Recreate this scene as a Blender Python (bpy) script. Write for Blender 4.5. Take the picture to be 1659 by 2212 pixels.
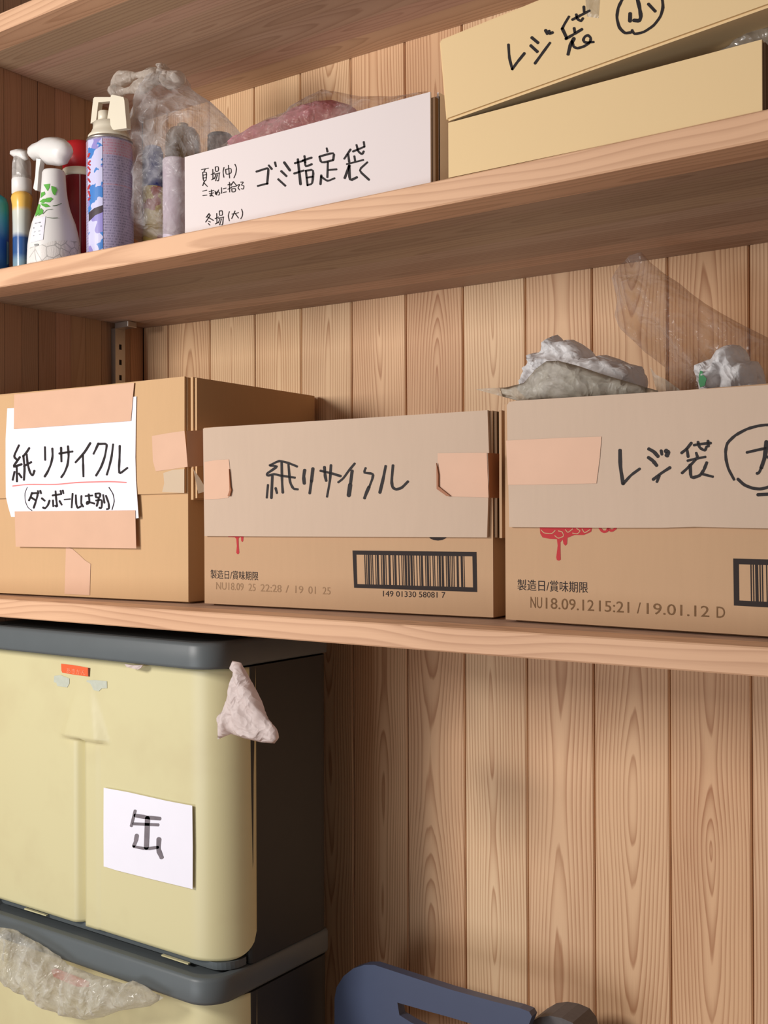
import bpy, bmesh, math, random
from mathutils import Vector, Matrix, noise, geometry
random.seed(7)
scn = bpy.context.scene
for o in list(bpy.data.objects): bpy.data.objects.remove(o)
COL = scn.collection

# ------------------------------------------------------------------ camera
ZC = 1.5                                   # eye height
F = 2408.6                                 # focal length in pixels of a 1659 x 2212 frame
RW = ((0.816529, 0.577289, -0.004261), (-0.005870, 0.000923, -0.999982), (-0.577275, 0.816540, 0.004143))
cam_d = bpy.data.cameras.new('camera'); cam = bpy.data.objects.new('camera', cam_d); COL.objects.link(cam)
cam_d.sensor_fit = 'HORIZONTAL'; cam_d.sensor_width = 36; cam_d.lens = F*36/1659; cam_d.clip_start = .01
_r, _d, _f = (Vector(v) for v in RW)
cam.matrix_world = Matrix(((_r.x, -_d.x, -_f.x, 0), (_r.y, -_d.y, -_f.y, 0), (_r.z, -_d.z, -_f.z, ZC), (0, 0, 0, 1)))
scn.camera = cam

# ------------------------------------------------------------------ light
w = bpy.data.worlds.new('world'); scn.world = w; w.use_nodes = True
bg = w.node_tree.nodes['Background']; bg.inputs[0].default_value = (1.0, .90, .84, 1); bg.inputs[1].default_value = .20
def area(name, loc, target, size, sizey, power, colour):
    l = bpy.data.lights.new(name, 'AREA'); l.shape = 'RECTANGLE'; l.size = size; l.size_y = sizey; l.energy = power; l.color = colour
    o = bpy.data.objects.new(name, l); COL.objects.link(o); o.location = loc
    o.rotation_euler = (Vector(target)-Vector(loc)).to_track_quat('-Z', 'Y').to_euler(); return o
area('window_light', (-1.68, -.50, 1.90), (-.95, 1.1, 1.50), .42, .42, 26, (1.0, .955, .915))
area('low_fill_light', (-1.6, -1.5, .70), (-.8, 1.1, 1.7), 1.5, 1.1, 25, (.90, .95, 1.0))  # added low fill lamp, brightens the shelf undersides
vs = scn.view_settings; vs.view_transform = 'Standard'; vs.look = 'None'; vs.gamma = 1; vs.exposure = 0; vs.use_curve_mapping = False

# ------------------------------------------------------------------ helpers
def ray(px, py):
    a = (px-829.5)/F; b = (py-1106)/F
    return _r*a + _d*b + _f
class Plane:
    """vertical plane through two floor points; off moves it towards the room"""
    def __init__(s, a, b, off=0):
        s.a = Vector((a[0], a[1], 0)); s.b = Vector((b[0], b[1], 0)); d = (s.b-s.a).normalized(); s.d = d
        s.n = Vector((d.y, -d.x, 0)); s.a = s.a + s.n*off; s.b = s.b + s.n*off
    def off(s, k): return Plane(s.a, s.b, k)
    def at(s, px, py):
        r = ray(px, py); t = s.a.dot(s.n)/r.dot(s.n); v = r*t; return Vector((v.x, v.y, v.z+ZC))
    def norm(s, p): return s.n
def FY(y): return Plane((-1, y), (0, y))
class Cyl:
    """upright round surface, radius by height"""
    def __init__(s, cx, cy, rf, grow=.0004, sq=1.0): s.c = Vector((cx, cy, 0)); s.rf = rf; s.g = grow
    def at(s, px, py):
        r = ray(px, py); A = r.x*r.x+r.y*r.y; B = -2*(r.x*s.c.x+r.y*s.c.y); z = r.z*(s.c.y/r.y)+ZC
        for _ in range(6):
            R = s.rf(z)+s.g; C = s.c.x**2+s.c.y**2-R*R; D = B*B-4*A*C
            t = (-B-math.sqrt(max(D, 0)))/(2*A); z = r.z*t+ZC
        v = r*t; return Vector((v.x, v.y, v.z+ZC))
    def norm(s, p): v = Vector((p.x-s.c.x, p.y-s.c.y, 0)); return v.normalized()
def lin(c):
    return tuple((v/255/12.92 if v/255 <= .04045 else ((v/255+.055)/1.055)**2.4) for v in c)+(1,)
def obj(name, bm, mats, parent=None, smooth=False, loc=None):
    if loc is not None:
        bmesh.ops.translate(bm, verts=bm.verts, vec=-Vector(loc))
    me = bpy.data.meshes.new(name); bm.to_mesh(me); bm.free()
    for m in (mats if isinstance(mats, (list, tuple)) else [mats]): me.materials.append(m)
    if smooth:
        for p in me.polygons: p.use_smooth = True
    o = bpy.data.objects.new(name, me); COL.objects.link(o)
    if loc is not None: o.location = loc
    if parent: adopt(o, parent)
    return o
def adopt(o, parent):
    pm = Matrix.Identity(4); q = parent
    while q: pm = q.matrix_basis @ pm if q is parent else q.matrix_basis @ pm; q = q.parent
    o.parent = parent
    off = parent_world(parent); o.location = Vector(o.location)-off
def parent_world(p):
    v = Vector((0, 0, 0))
    while p: v += Vector(p.location); p = p.parent
    return v
def tag(o, label=None, cat=None, group=None, kind=None):
    for k, v in (('label', label), ('category', cat), ('group', group), ('kind', kind)):
        if v: o[k] = v
    return o
def thing(name, label, cat, loc, group=None):
    o = bpy.data.objects.new(name, None); COL.objects.link(o); o.location = loc; o.empty_display_size = .03
    return tag(o, label, cat, group)
def box(bm, x0, x1, y0, y1, z0, z1, bev=0):
    r = bmesh.ops.create_cube(bm, size=1); vs_ = r['verts']
    bmesh.ops.scale(bm, verts=vs_, vec=(x1-x0, y1-y0, z1-z0)); bmesh.ops.translate(bm, verts=vs_, vec=((x0+x1)/2, (y0+y1)/2, (z0+z1)/2))
    if bev:
        es = list({e for v in vs_ for e in v.link_edges})
        bmesh.ops.bevel(bm, geom=es, offset=bev, segments=2, affect='EDGES', profile=.5)
def hexa(bm, P):
    """solid from 8 points: bottom 4 then top 4"""
    v = [bm.verts.new(p) for p in P]
    for f in ((0, 3, 2, 1), (4, 5, 6, 7), (0, 1, 5, 4), (1, 2, 6, 5), (2, 3, 7, 6), (3, 0, 4, 7)): bm.faces.new([v[i] for i in f])
def oblique(bm, o, dx, w_, dy, d, z0, z1):
    """upright box from corner o (xy) along unit dx by w_, along dy by d"""
    o = Vector((o[0], o[1], 0)); P = [o, o+dx*w_, o+dx*w_+dy*d, o+dy*d]
    hexa(bm, [Vector((p.x, p.y, z0)) for p in P]+[Vector((p.x, p.y, z1)) for p in P])
def scaled(pts, c):
    x0, y0, s = c; return [(x0+p[0]*s, y0+p[1]*s) for p in pts]
def poly(bm, S, pts, t=.0003, c=None, back=0, fine=0):
    """flat piece with outline pts (pixels of the reference frame) lying on surface S, thickness t"""
    if c: pts = scaled(pts, c)
    if fine:
        q = []
        for i, p in enumerate(pts):
            n = pts[(i+1) % len(pts)]; k = max(1, int(math.hypot(n[0]-p[0], n[1]-p[1])/fine))
            q += [(p[0]+(n[0]-p[0])*j/k, p[1]+(n[1]-p[1])*j/k) for j in range(k)]
        xs = [p[0] for p in q]; ys = [p[1] for p in q]; inner = []
        y = min(ys)+fine/2
        while y < max(ys):
            x = min(xs)+fine/2
            while x < max(xs):
                if inside(x, y, q): inner.append((x, y))
                x += fine
            y += fine
        n = len(q); res = geometry.delaunay_2d_cdt([Vector(p) for p in q+inner], [(i, (i+1) % n) for i in range(n)], [list(range(n))], 1, 1e-6)
        tris = [f for f in res[2]]; P = [S.at(p.x, p.y) for p in res[0]]
    else:
        tris = [list(range(len(pts)))]; P = [S.at(*p) for p in pts]
    fr = [bm.verts.new(p + S.norm(p)*t) for p in P]
    for f in tris:
        try: bm.faces.new([fr[i] for i in f])
        except ValueError: pass
    if t > .0006 or back:
        bk = [bm.verts.new(p - S.norm(p)*back) for p in P]
        n = len(pts) if not fine else len(q)
        for f in tris:
            try: bm.faces.new([bk[i] for i in reversed(f)])
            except ValueError: pass
        for i in range(n):
            j = (i+1) % n
            try: bm.faces.new([fr[i], bk[i], bk[j], fr[j]])
            except ValueError: pass
def inside(x, y, P):
    r = False; j = len(P)-1
    for i in range(len(P)):
        a, b = P[i], P[j]
        if (a[1] > y) != (b[1] > y) and x < (b[0]-a[0])*(y-a[1])/(b[1]-a[1])+a[0]: r = not r
        j = i
    return r
def edged(x, y, P):
    m = 1e9
    for i in range(len(P)):
        ax, ay = P[i-1]; bx, by = P[i]; dx, dy = bx-ax, by-ay; L = dx*dx+dy*dy+1e-12
        t = max(0, min(1, ((x-ax)*dx+(y-ay)*dy)/L)); m = min(m, math.hypot(x-ax-t*dx, y-ay-t*dy))
    return m
def strokes(bm, S, lines, wd, c, lift=.0003, jit=.0):
    """marker strokes: each a polyline [(x, y)...] with optional own width; written on surface S"""
    for L in lines:
        wv = wd
        if isinstance(L, tuple) and not isinstance(L[0], tuple): wv, L = L[0], L[1]
        P = [Vector(p) for p in scaled(list(L), c)]; h = wv*c[2]*.57
        if len(P) > 2:            # soften corners
            Q = [P[0]]
            for i in range(1, len(P)-1):
                a = P[i-1].lerp(P[i], .72); b = P[i].lerp(P[i+1], .28); Q += [a, (a+b+P[i]*2)/4, b]
            P = Q+[P[-1]]
        Lf, Rt = [], []
        for i, p in enumerate(P):
            a = P[max(i-1, 0)]; b = P[min(i+1, len(P)-1)]; d = (b-a)
            if d.length < 1e-6: d = Vector((1, 0))
            d.normalize(); n = Vector((-d.y, d.x)); k = h*(1+.12*math.sin(i*1.7+p.x*.3))
            Lf.append(p+n*k); Rt.append(p-n*k)
        def V(q):
            p = S.at(q.x, q.y); return bm.verts.new(p+S.norm(p)*lift)
        lv = [V(q) for q in Lf]; rv = [V(q) for q in Rt]
        for i in range(len(P)-1):
            bm.faces.new([lv[i], rv[i], rv[i+1], lv[i+1]])
        for end, (a, b) in ((P[0], (P[0], P[1])), (P[-1], (P[-1], P[-2]))):
            d = (a-b).normalized(); n = Vector((-d.y, d.x)); cap = [V(end+n*h*math.cos(t)+d*h*.8*math.sin(t)) for t in [math.pi*k/6 for k in range(7)]]
            bm.faces.new(cap)
    bmesh.ops.recalc_face_normals(bm, faces=bm.faces)
def write(body, S, bl, br, hpx, mat, parent, name='printed_text', lift=.0003):
    """printed text fitted between two baseline pixels with the given cap height, laid on S"""
    cu = bpy.data.curves.new('t', 'FONT'); cu.body = body; cu.resolution_u = 3; t = bpy.data.objects.new('t', cu); COL.objects.link(t)
    dg = bpy.context.evaluated_depsgraph_get(); me = bpy.data.meshes.new_from_object(t.evaluated_get(dg)); bpy.data.objects.remove(t)
    bm = bmesh.new(); bm.from_mesh(me)
    xs = [v.co.x for v in bm.verts]; ys = [v.co.y for v in bm.verts]; x0, x1, y0, y1 = min(xs), max(xs), min(ys), max(ys)
    for v in bm.verts:
        u = (v.co.x-x0)/(x1-x0); k = (v.co.y-y0)/(y1-y0)
        p = S.at(bl[0]+(br[0]-bl[0])*u, bl[1]+(br[1]-bl[1])*u-k*hpx); v.co = p+S.norm(p)*lift
    return obj(name, bm, mat, parent)
def puff(bm, S, pts, T, c=None, step=.006, wdt=.03, crum=.004, fr=60, open_=False, seed=0, bulge=None, fold=None, hang=.35):
    """soft crumpled body with the given outline: swells T towards both sides of plane S"""
    if c: pts = scaled(pts, c)
    W = [S.at(*p) for p in pts]; o = W[0]; d = S.d
    uv = [((p-o).dot(d), p.z-o.z) for p in W]
    q = []
    for i, p in enumerate(uv):
        n = uv[(i+1) % len(uv)]; L = math.hypot(n[0]-p[0], n[1]-p[1]); k = max(1, int(L/step))
        for j in range(k):
            t = j/k; q.append((p[0]+(n[0]-p[0])*t, p[1]+(n[1]-p[1])*t))
    rnd = random.Random(seed); inner = []
    y = min(p[1] for p in q)+step/2
    while y < max(p[1] for p in q):
        x = min(p[0] for p in q)+step/2
        while x < max(p[0] for p in q):
            a, b = x+rnd.uniform(-.3, .3)*step, y+rnd.uniform(-.3, .3)*step
            if inside(a, b, q) and edged(a, b, q) > step*.4: inner.append((a, b))
            x += step
        y += step
    n = len(q); res = geometry.delaunay_2d_cdt([Vector(p) for p in q+inner], [(i, (i+1) % n) for i in range(n)], [list(range(n))], 1, 1e-7)
    F_, B_ = [], []
    for i, p in enumerate(res[0]):
        e = min(1, edged(p.x, p.y, q)/wdt); h = T*math.sqrt(max(0, 1-(1-e)**2))
        P = o+d*p.x+Vector((0, 0, p.y)); fx, fy = p.x, p.y
        if fold is not None:
            ca, sa = math.cos(math.radians(fold)), math.sin(math.radians(fold)); fx, fy = (p.x*ca+p.y*sa)*hang, -p.x*sa+p.y*ca
        s = Vector((fx*fr+seed*7.1, fy*fr, seed*3.3))
        cr = crum*(1-2*abs(noise.noise(s))*1.6+.5*(1-2*abs(noise.noise(s*2.3)))+.28*(1-2*abs(noise.noise(s*5.1)))) * min(1, e*3+(.25 if open_ else 0))
        if bulge: h += bulge(p.x, p.y)
        F_.append(bm.verts.new(P+S.n*(h+cr)))
        if not open_: B_.append(bm.verts.new(P-S.n*(h*.8+cr*.5)) if e > 1e-4 else F_[-1])
    for f in res[2]:
        try:
            bm.faces.new([F_[i] for i in f])
            if not open_: bm.faces.new([B_[i] for i in reversed(f)])
        except ValueError: pass
    bmesh.ops.recalc_face_normals(bm, faces=bm.faces)
def lathe(bm, cx, cy, prof, seg=40, sq=1.0, yaw=0.0, cap=True):
    """prof: [(radius, z)...] from bottom to top"""
    rings = []
    for r, z in prof:
        ring = []
        for k in range(seg):
            a = 2*math.pi*k/seg; x = r*math.cos(a); y = r*math.sin(a)*sq
            ring.append(bm.verts.new((cx+x*math.cos(yaw)-y*math.sin(yaw), cy+x*math.sin(yaw)+y*math.cos(yaw), z)))
        rings.append(ring)
    for a, b in zip(rings, rings[1:]):
        for k in range(seg): bm.faces.new([a[k], a[(k+1) % seg], b[(k+1) % seg], b[k]])
    if cap: bm.faces.new(rings[0][::-1]); bm.faces.new(rings[-1])
def spot(px, y):
    """ground point of pixel column px at depth y, and metres per pixel there"""
    r = ray(px, 1106); t = y/r.y; return r.x*t, y, t/F
def tube(bm, pts, r, seg=10, radii=None):
    rings = []
    for i, p in enumerate(pts):
        a = Vector(pts[max(i-1, 0)]); b = Vector(pts[min(i+1, len(pts)-1)]); d = (b-a).normalized()
        u = d.cross(Vector((0, 0, 1))); u = u.normalized() if u.length > .05 else Vector((1, 0, 0)); v = d.cross(u)
        R = radii[i] if radii else r
        rings.append([bm.verts.new(Vector(p)+(u*math.cos(2*math.pi*k/seg)+v*math.sin(2*math.pi*k/seg))*R) for k in range(seg)])
    for a, b in zip(rings, rings[1:]):
        for k in range(seg): bm.faces.new([a[k], a[(k+1) % seg], b[(k+1) % seg], b[k]])
    bm.faces.new(rings[0][::-1]); bm.faces.new(rings[-1])

# ------------------------------------------------------------------ materials
class N:
    def __init__(s, name):
        s.m = bpy.data.materials.new(name); s.m.use_nodes = True; s.t = s.m.node_tree; s.t.nodes.clear()
        s.out = s.t.nodes.new('ShaderNodeOutputMaterial')
    def n(s, kind, **kw):
        x = s.t.nodes.new('ShaderNode'+kind)
        for k, v in kw.items():
            if k.startswith('i_'): s.put(x.inputs[k[2:].replace('_', ' ')], v)
            else: setattr(x, k, v)
        return x
    def put(s, sock, v):
        if hasattr(v, 'is_output'): s.t.links.new(v, sock)
        else: sock.default_value = v
    def math(s, op, a, b=0.0, c=0.0, clamp=False):
        x = s.t.nodes.new('ShaderNodeMath'); x.operation = op; x.use_clamp = clamp
        s.put(x.inputs[0], a); s.put(x.inputs[1], b); s.put(x.inputs[2], c); return x.outputs[0]
    def mix(s, f, a, b, mode='MIX'):
        x = s.t.nodes.new('ShaderNodeMix'); x.data_type = 'RGBA'; x.blend_type = mode
        s.put(x.inputs[0], f); s.put(x.inputs[6], a); s.put(x.inputs[7], b); return x.outputs[2]
    def noise(s, vec, scale, detail=3, rough=.5, dim='3D', w_=0.0):
        x = s.t.nodes.new('ShaderNodeTexNoise'); x.noise_dimensions = dim; s.put(x.inputs['Vector'], vec); s.put(x.inputs['Scale'], scale)
        s.put(x.inputs['Detail'], detail); s.put(x.inputs['Roughness'], rough); return x.outputs[0]
    def vec(s, x, y, z):
        c = s.t.nodes.new('ShaderNodeCombineXYZ'); s.put(c.inputs[0], x); s.put(c.inputs[1], y); s.put(c.inputs[2], z); return c.outputs[0]
    def surf(s, col, rough=.5, spec=.3, bump=None, bs=.2, bd=.001, metal=0.0, **kw):
        p = s.t.nodes.new('ShaderNodeBsdfPrincipled'); s.put(p.inputs['Base Color'], col); s.put(p.inputs['Roughness'], rough)
        s.put(p.inputs['Specular IOR Level'], spec); s.put(p.inputs['Metallic'], metal)
        for k, v in kw.items(): s.put(p.inputs[k.replace('_', ' ')], v)
        if bump is not None:
            b = s.t.nodes.new('ShaderNodeBump'); s.put(b.inputs['Height'], bump); b.inputs['Strength'].default_value = bs; b.inputs['Distance'].default_value = bd
            s.t.links.new(b.outputs[0], p.inputs['Normal'])
        s.bsdf = p; s.t.links.new(p.outputs[0], s.out.inputs[0]); return p
def plain(name, rgb, rough=.5, spec=.3, var=.06, metal=0.0, scale=30, **kw):
    k = N(name); tc = k.n('TexCoord'); f = k.noise(tc.outputs['Object'], scale, 3)
    c = lin(rgb); d = tuple(v*(1-var) for v in c[:3])+(1,); e = tuple(min(1, v*(1+var)) for v in c[:3])+(1,)
    k.surf(k.mix(f, d, e), rough, spec, metal=metal, **kw); return k.m
def wood(name, along, light, dark, ring=.0045, contrast=.95, pore=.25):
    """softwood: year rings round a wandering pith, tint from the object's own colour, seed from its alpha"""
    k = N(name); tc = k.n('TexCoord'); oi = k.n('ObjectInfo'); sp = k.n('SeparateXYZ', i_Vector=tc.outputs['Object'])
    X, Y, Z = sp.outputs
    L, A, B = (Z, X, Y) if along == 'z' else (X, Y, Z)
    seed = k.math('MULTIPLY', oi.outputs['Alpha'], 97.0)
    lo = k.noise(k.vec(k.math('MULTIPLY', L, 1.0), seed, 0.0), .8, 2)
    lo2 = k.noise(k.vec(k.math('MULTIPLY', L, 1.0), seed, 5.0), 1.5, 2)
    wob = k.noise(k.vec(k.math('MULTIPLY', L, .05), A, seed), 24.0, 3)
    a = k.math('ADD', A, k.math('MULTIPLY', k.math('SUBTRACT', lo, .5), .05))
    a = k.math('ADD', a, k.math('MULTIPLY', k.math('SUBTRACT', k.noise(k.vec(seed, 0.0, 3.0), 1.0, 0), .5), .08))
    b = k.math('ADD', k.math('MULTIPLY', k.math('SUBTRACT', lo2, .42), .11), B)
    r = k.math('SQRT', k.math('ADD', k.math('MULTIPLY', a, a), k.math('MULTIPLY', b, b)))
    r = k.math('ADD', r, k.math('MULTIPLY', wob, .012))
    fine = k.noise(k.vec(k.math('MULTIPLY', L, .03), A, B), 700.0, 2, .6)
    t = k.math('FRACT', k.math('DIVIDE', r, ring))
    late = k.math('POWER', t, 2.6)
    edge = k.math('SUBTRACT', 1.0, k.math('SMOOTH_MIN', k.math('MULTIPLY', k.math('SUBTRACT', 1.0, t), 9.0), 1.0, .3))
    late = k.math('MULTIPLY', late, k.math('SUBTRACT', 1.0, k.math('MAXIMUM', edge, 0.0)), clamp=True)
    patch = k.noise(k.vec(k.math('MULTIPLY', L, .35), A, seed), 9.0, 2)
    f = k.math('ADD', k.math('MULTIPLY', late, contrast), k.math('MULTIPLY', k.math('SUBTRACT', fine, .5), pore))
    f = k.math('ADD', f, k.math('MULTIPLY', k.math('SUBTRACT', patch, .5), .8), clamp=True)
    col = k.mix(f, lin(light), lin(dark))
    col = k.mix(1.0, col, oi.outputs['Color'], 'MULTIPLY')
    k.surf(col, .55, .25, bump=f, bs=.12, bd=.0006); return k.m
def card(name, rgb, flute=True, var=.07):
    k = N(name); tc = k.n('TexCoord'); sp = k.n('SeparateXYZ', i_Vector=tc.outputs['Object'])
    v = k.vec(sp.outputs[0], sp.outputs[1], k.math('MULTIPLY', sp.outputs[2], .12))
    st = k.noise(v, 170.0, 2); cl = k.noise(tc.outputs['Object'], 9.0, 3); gr = k.noise(tc.outputs['Object'], 900.0, 2)
    c = lin(rgb); f = k.math('ADD', k.math('MULTIPLY', st, .35 if flute else .12), k.math('ADD', k.math('MULTIPLY', cl, .4), k.math('MULTIPLY', gr, .25)))
    k.surf(k.mix(f, tuple(x*(1-var) for x in c[:3])+(1,), tuple(min(1, x*(1+var)) for x in c[:3])+(1,)), .8, .15, bump=st, bs=.10 if flute else .03, bd=.0006)
    return k.m
def film(name, rgb, cover, rough=.25, spec=.6, crease=0.0, tint=(240, 238, 236)):
    """thin plastic: part of the light passes straight through"""
    k = N(name); tc = k.n('TexCoord'); f = k.noise(tc.outputs['Object'], 45.0, 4, .6)
    wv = k.noise(tc.outputs['Object'], 22.0, 2); q = k.n('VectorMath', operation='ADD'); k.put(q.inputs[0], tc.outputs['Object']); k.put(q.inputs[1], k.vec(k.math('MULTIPLY', wv, .06), k.math('MULTIPLY', wv, .04), k.math('MULTIPLY', wv, -.05)))
    v1 = k.n('TexVoronoi', feature='F1', i_Vector=q.outputs[0], i_Scale=48.0); v2 = k.n('TexVoronoi', feature='F1', i_Vector=q.outputs[0], i_Scale=110.0)
    hb = k.math('ADD', v1.outputs['Distance'], k.math('MULTIPLY', v2.outputs['Distance'], .4))
    p = k.surf(lin(rgb), rough, spec, bump=hb, bs=.75, bd=.007); tr = k.n('BsdfTransparent'); tr.inputs[0].default_value = lin(tint); lw = k.n('LayerWeight'); lw.inputs[0].default_value = .35
    tl = k.n('BsdfTranslucent'); tl.inputs[0].default_value = lin(rgb); mx0 = k.n('MixShader'); mx0.inputs[0].default_value = .35
    k.t.links.new(p.outputs[0], mx0.inputs[1]); k.t.links.new(tl.outputs[0], mx0.inputs[2])
    fac = k.math('ADD', cover, k.math('MULTIPLY', lw.outputs['Facing'], .45), clamp=True)
    fac = k.math('ADD', fac, k.math('MULTIPLY', k.math('SUBTRACT', f, .5), crease), clamp=True)
    mx = k.n('MixShader'); k.put(mx.inputs[0], fac); k.t.links.new(tr.outputs[0], mx.inputs[1]); k.t.links.new(mx0.outputs[0], mx.inputs[2])
    k.t.links.new(mx.outputs[0], k.out.inputs[0]); return k.m

M_plank = wood('sugi_plank', 'z', (236, 204, 168), (170, 118, 82))
M_stave = wood('laminated_wood', 'x', (216, 178, 148), (160, 118, 92), ring=.0065, contrast=.6)
M_wside = wood('laminated_wood_upright', 'z', (196, 162, 136), (152, 114, 92), ring=.004, contrast=.45)
M_card = card('kraft_cardboard', (206, 168, 126)); M_card2 = card('kraft_cardboard_printed', (194, 158, 124)); M_inner = card('pale_cardboard_liner', (202, 178, 157))
M_core = card('shaded_cardboard_edge', (122, 94, 70)); M_torn = card('torn_cardboard', (206, 184, 158), False)  # edge brown darkened: shade of the gap between cartons is in the colour
M_white = card('white_cardboard', (226, 214, 212), False, .03); M_cream = card('cream_cardboard', (232, 202, 154), False, .03)
M_tape = plain('kraft_paper_tape', (216, 174, 146), .5, .25, .05); M_tapeback = plain('tape_back', (160, 100, 62), .5, .3)
M_paper = plain('white_paper', (238, 236, 246), .7, .2, .02)
M_ink = plain('black_marker', (40, 34, 34), .6, .2, .2, scale=120); M_print = plain('black_print', (52, 44, 42), .7, .15, .15)
M_faint = plain('faded_print', (160, 128, 98), .8, .1, .15, scale=400); M_stamp = plain('brown_stamp', (126, 96, 68), .8, .1, .25, scale=300)
M_redpen = plain('red_pen', (226, 130, 126), .6, .2); M_redprint = plain('red_print', (186, 58, 62), .7, .15, .1)
M_greymark = plain('grey_marker', (122, 114, 120), .6, .2, .35, scale=60)
M_bin = plain('dark_grey_plastic', (50, 50, 49), .5, .35, .08); M_rim = plain('grey_green_plastic', (92, 98, 100), .42, .4, .05)
M_panel = None
M_metal = plain('steel', (176, 168, 160), .35, .5, .05, metal=.8); M_slot = plain('dark_slot', (40, 34, 30), .8, .1)
M_blue = plain('blue_grey_plastic', (70, 80, 106), .32, .5, .05); M_blue2 = plain('grey_plastic', (96, 92, 92), .5, .3, .2, scale=200)
M_wplastic = plain('white_plastic', (232, 228, 224), .35, .5, .02); M_cplastic = plain('cream_plastic', (228, 218, 196), .35, .5, .02)
M_clearp = film('clear_plastic', (215, 210, 205), .45, .2)
M_red = plain('red_plastic', (178, 28, 34), .4, .4, .05); M_dred = plain('dark_red_can', (128, 18, 34), .3, .5, .06)
M_bagw = film('white_bag_film', (248, 246, 246), .93, .4, .4, .3); M_milky = film('milky_bag_film', (250, 248, 248), .13, .25, .7, .7)
M_clear = film('clear_bag_film', (236, 224, 216), .06, .2, 1.0, .34, tint=(222, 212, 204)); M_pinkf = film('pink_bag_film', (242, 168, 186), .50, .3, .5, .6)
M_green = plain('green_print', (60, 140, 84), .5, .3); M_sealed = film('dull_bag_film', (220, 214, 198), .40, .35, .5, .6)
M_tissue = film('thin_white_bag', (240, 226, 222), .9, .5, .3, .2)
M_gold = plain('gold_can', (168, 132, 40), .28, .5, .1, metal=.35); M_silver = plain('dark_silver_can', (120, 112, 104), .3, .5, .1, metal=.7)

# ------------------------------------------------------------------ setting
XL = -1.497; YB = 1.375; YF = 1.0; XR = .30; TOP = 2.55
Z0 = ZC+.7072; Z2B = ZC-.1435; Z2T = ZC-.1173
def sag(x): return ZC+.3299+.012*(x+.70)**2
def s1top(x): return sag(x)+.0271
bm = bmesh.new(); box(bm, XL-.15, XR, YB+.012, YB+.03, 0, TOP); wb = tag(obj('wall_back', bm, M_core), kind='structure')
edges = [XL]+[-1.434, -1.3329, -1.2312, -1.1328, -1.0322, -.9313, -.8318, -.7312, -.6310, -.5262, -.4223]
while edges[-1] < XR-.01: edges.append(edges[-1]+.1015)
tints = [(.86, .78, .70), (.90, .80, .70), (1.0, .95, .86), (1.08, 1.05, .96), (.98, .93, .86), (.98, .88, .80), (.92, .80, .72), (1.02, .98, .92), (.95, .85, .78), (.94, .84, .76), (.92, .80, .71), (.93, .84, .78)]
for i in range(len(edges)-1):
    x0, x1 = edges[i], edges[i+1]; xc = (x0+x1)/2; bm = bmesh.new(); g = .0007; b = .0022
    P = [(x0+g, YB+.0125), (x0+g, YB+b), (x0+g+b*.8, YB), (x1-g-b*.8, YB), (x1-g, YB+b), (x1-g, YB+.0125)]
    lo = [bm.verts.new((x, y, 0)) for x, y in P]; hi = [bm.verts.new((x, y, TOP)) for x, y in P]
    for k in range(6): bm.faces.new([lo[k], lo[(k+1) % 6], hi[(k+1) % 6], hi[k]])
    bm.faces.new(lo[::-1]); bm.faces.new(hi); bmesh.ops.recalc_face_normals(bm, faces=bm.faces)
    o = obj('plank', bm, M_plank, wb, loc=(xc, YB, 0)); t = tints[i % len(tints)]; o.color = (*t, ((i*37+11) % 97)/97)
bm = bmesh.new(); box(bm, XL-.03, XL-.012, .985, YB+.012, 0, TOP); wl = tag(obj('wall_left', bm, M_core), kind='structure')
ys = [1.375, 1.345, 1.3125, 1.2805, 1.2466, 1.2156, 1.1844, 1.1496, 1.1185]
while ys[-1] > 1.0: ys.append(max(.985, ys[-1]-.0325))
for i in range(len(ys)-1):
    bm = bmesh.new(); g = .0006 if i != 6 else .0014; box(bm, XL-.0115, XL, ys[i+1]+g, ys[i]-g*.2, 0, TOP)
    o = obj('stave', bm, M_wside, wl, loc=(XL, (ys[i]+ys[i+1])/2, 0)); v = random.uniform(.80, 1.02); o.color = (v, v*random.uniform(.9, .98), v*random.uniform(.84, .95), random.random())
    if i == 0: o.color = (1.15, 1.0, .85, .2)  # corner stave: warm light falling there is put into its tint
bm = bmesh.new(); box(bm, XL-1.2, XR+.6, -1.6, YB+.03, -.04, 0); fl = tag(obj('floor', bm, M_stave), kind='structure'); fl.color = (.8, .78, .76, .3)

def shelf(label, zb, th, widths, dep0=YF, bow=None):
    t = thing('wall_shelf', label, 'shelf', (XL, dep0, zb))
    y = dep0; k = 0; n = 24
    while y < YB-.001:
        y1 = min(YB-.0008, y+widths[k % len(widths)])
        if YB-y1 < .012: y1 = YB-.0008
        bm = bmesh.new(); R_ = []
        c = .0015 if k == 0 else 0
        for j in range(n+1):
            x = XL+.001+(XR-XL-.001)*j/n; z = bow(x) if bow else zb
            pr = [(y+c, z), (y1, z), (y1, z+th), (y+c, z+th)]+([(y, z+th-c), (y, z+c)] if c else [])
            R_.append([bm.verts.new((x, p[0], p[1])) for p in pr])
        for a, b in zip(R_, R_[1:]):
            for q in range(len(a)): bm.faces.new([a[q], a[(q+1) % len(a)], b[(q+1) % len(a)], b[q]])
        bm.faces.new(R_[0]); bm.faces.new(R_[-1][::-1]); bmesh.ops.recalc_face_normals(bm, faces=bm.faces)
        o = obj('stave', bm, M_stave, t, loc=((XL+XR)/2, (y+y1)/2, zb)); v = random.uniform(.66, .98) if k else 1.05
        o.color = (v*.94, v*random.uniform(.92, 1.0), v*random.uniform(.94, 1.08), random.random()) if k else (1.05, .98, .90, random.random()); y = y1; k += 1  # inner staves darker and greyer: underside shade put into their tint
    return t
shelf('upper wooden shelf board, seen only from below, over the spray cans and bags', Z0, .027, [.042, .055, .03, .06, .04, .05])
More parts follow.
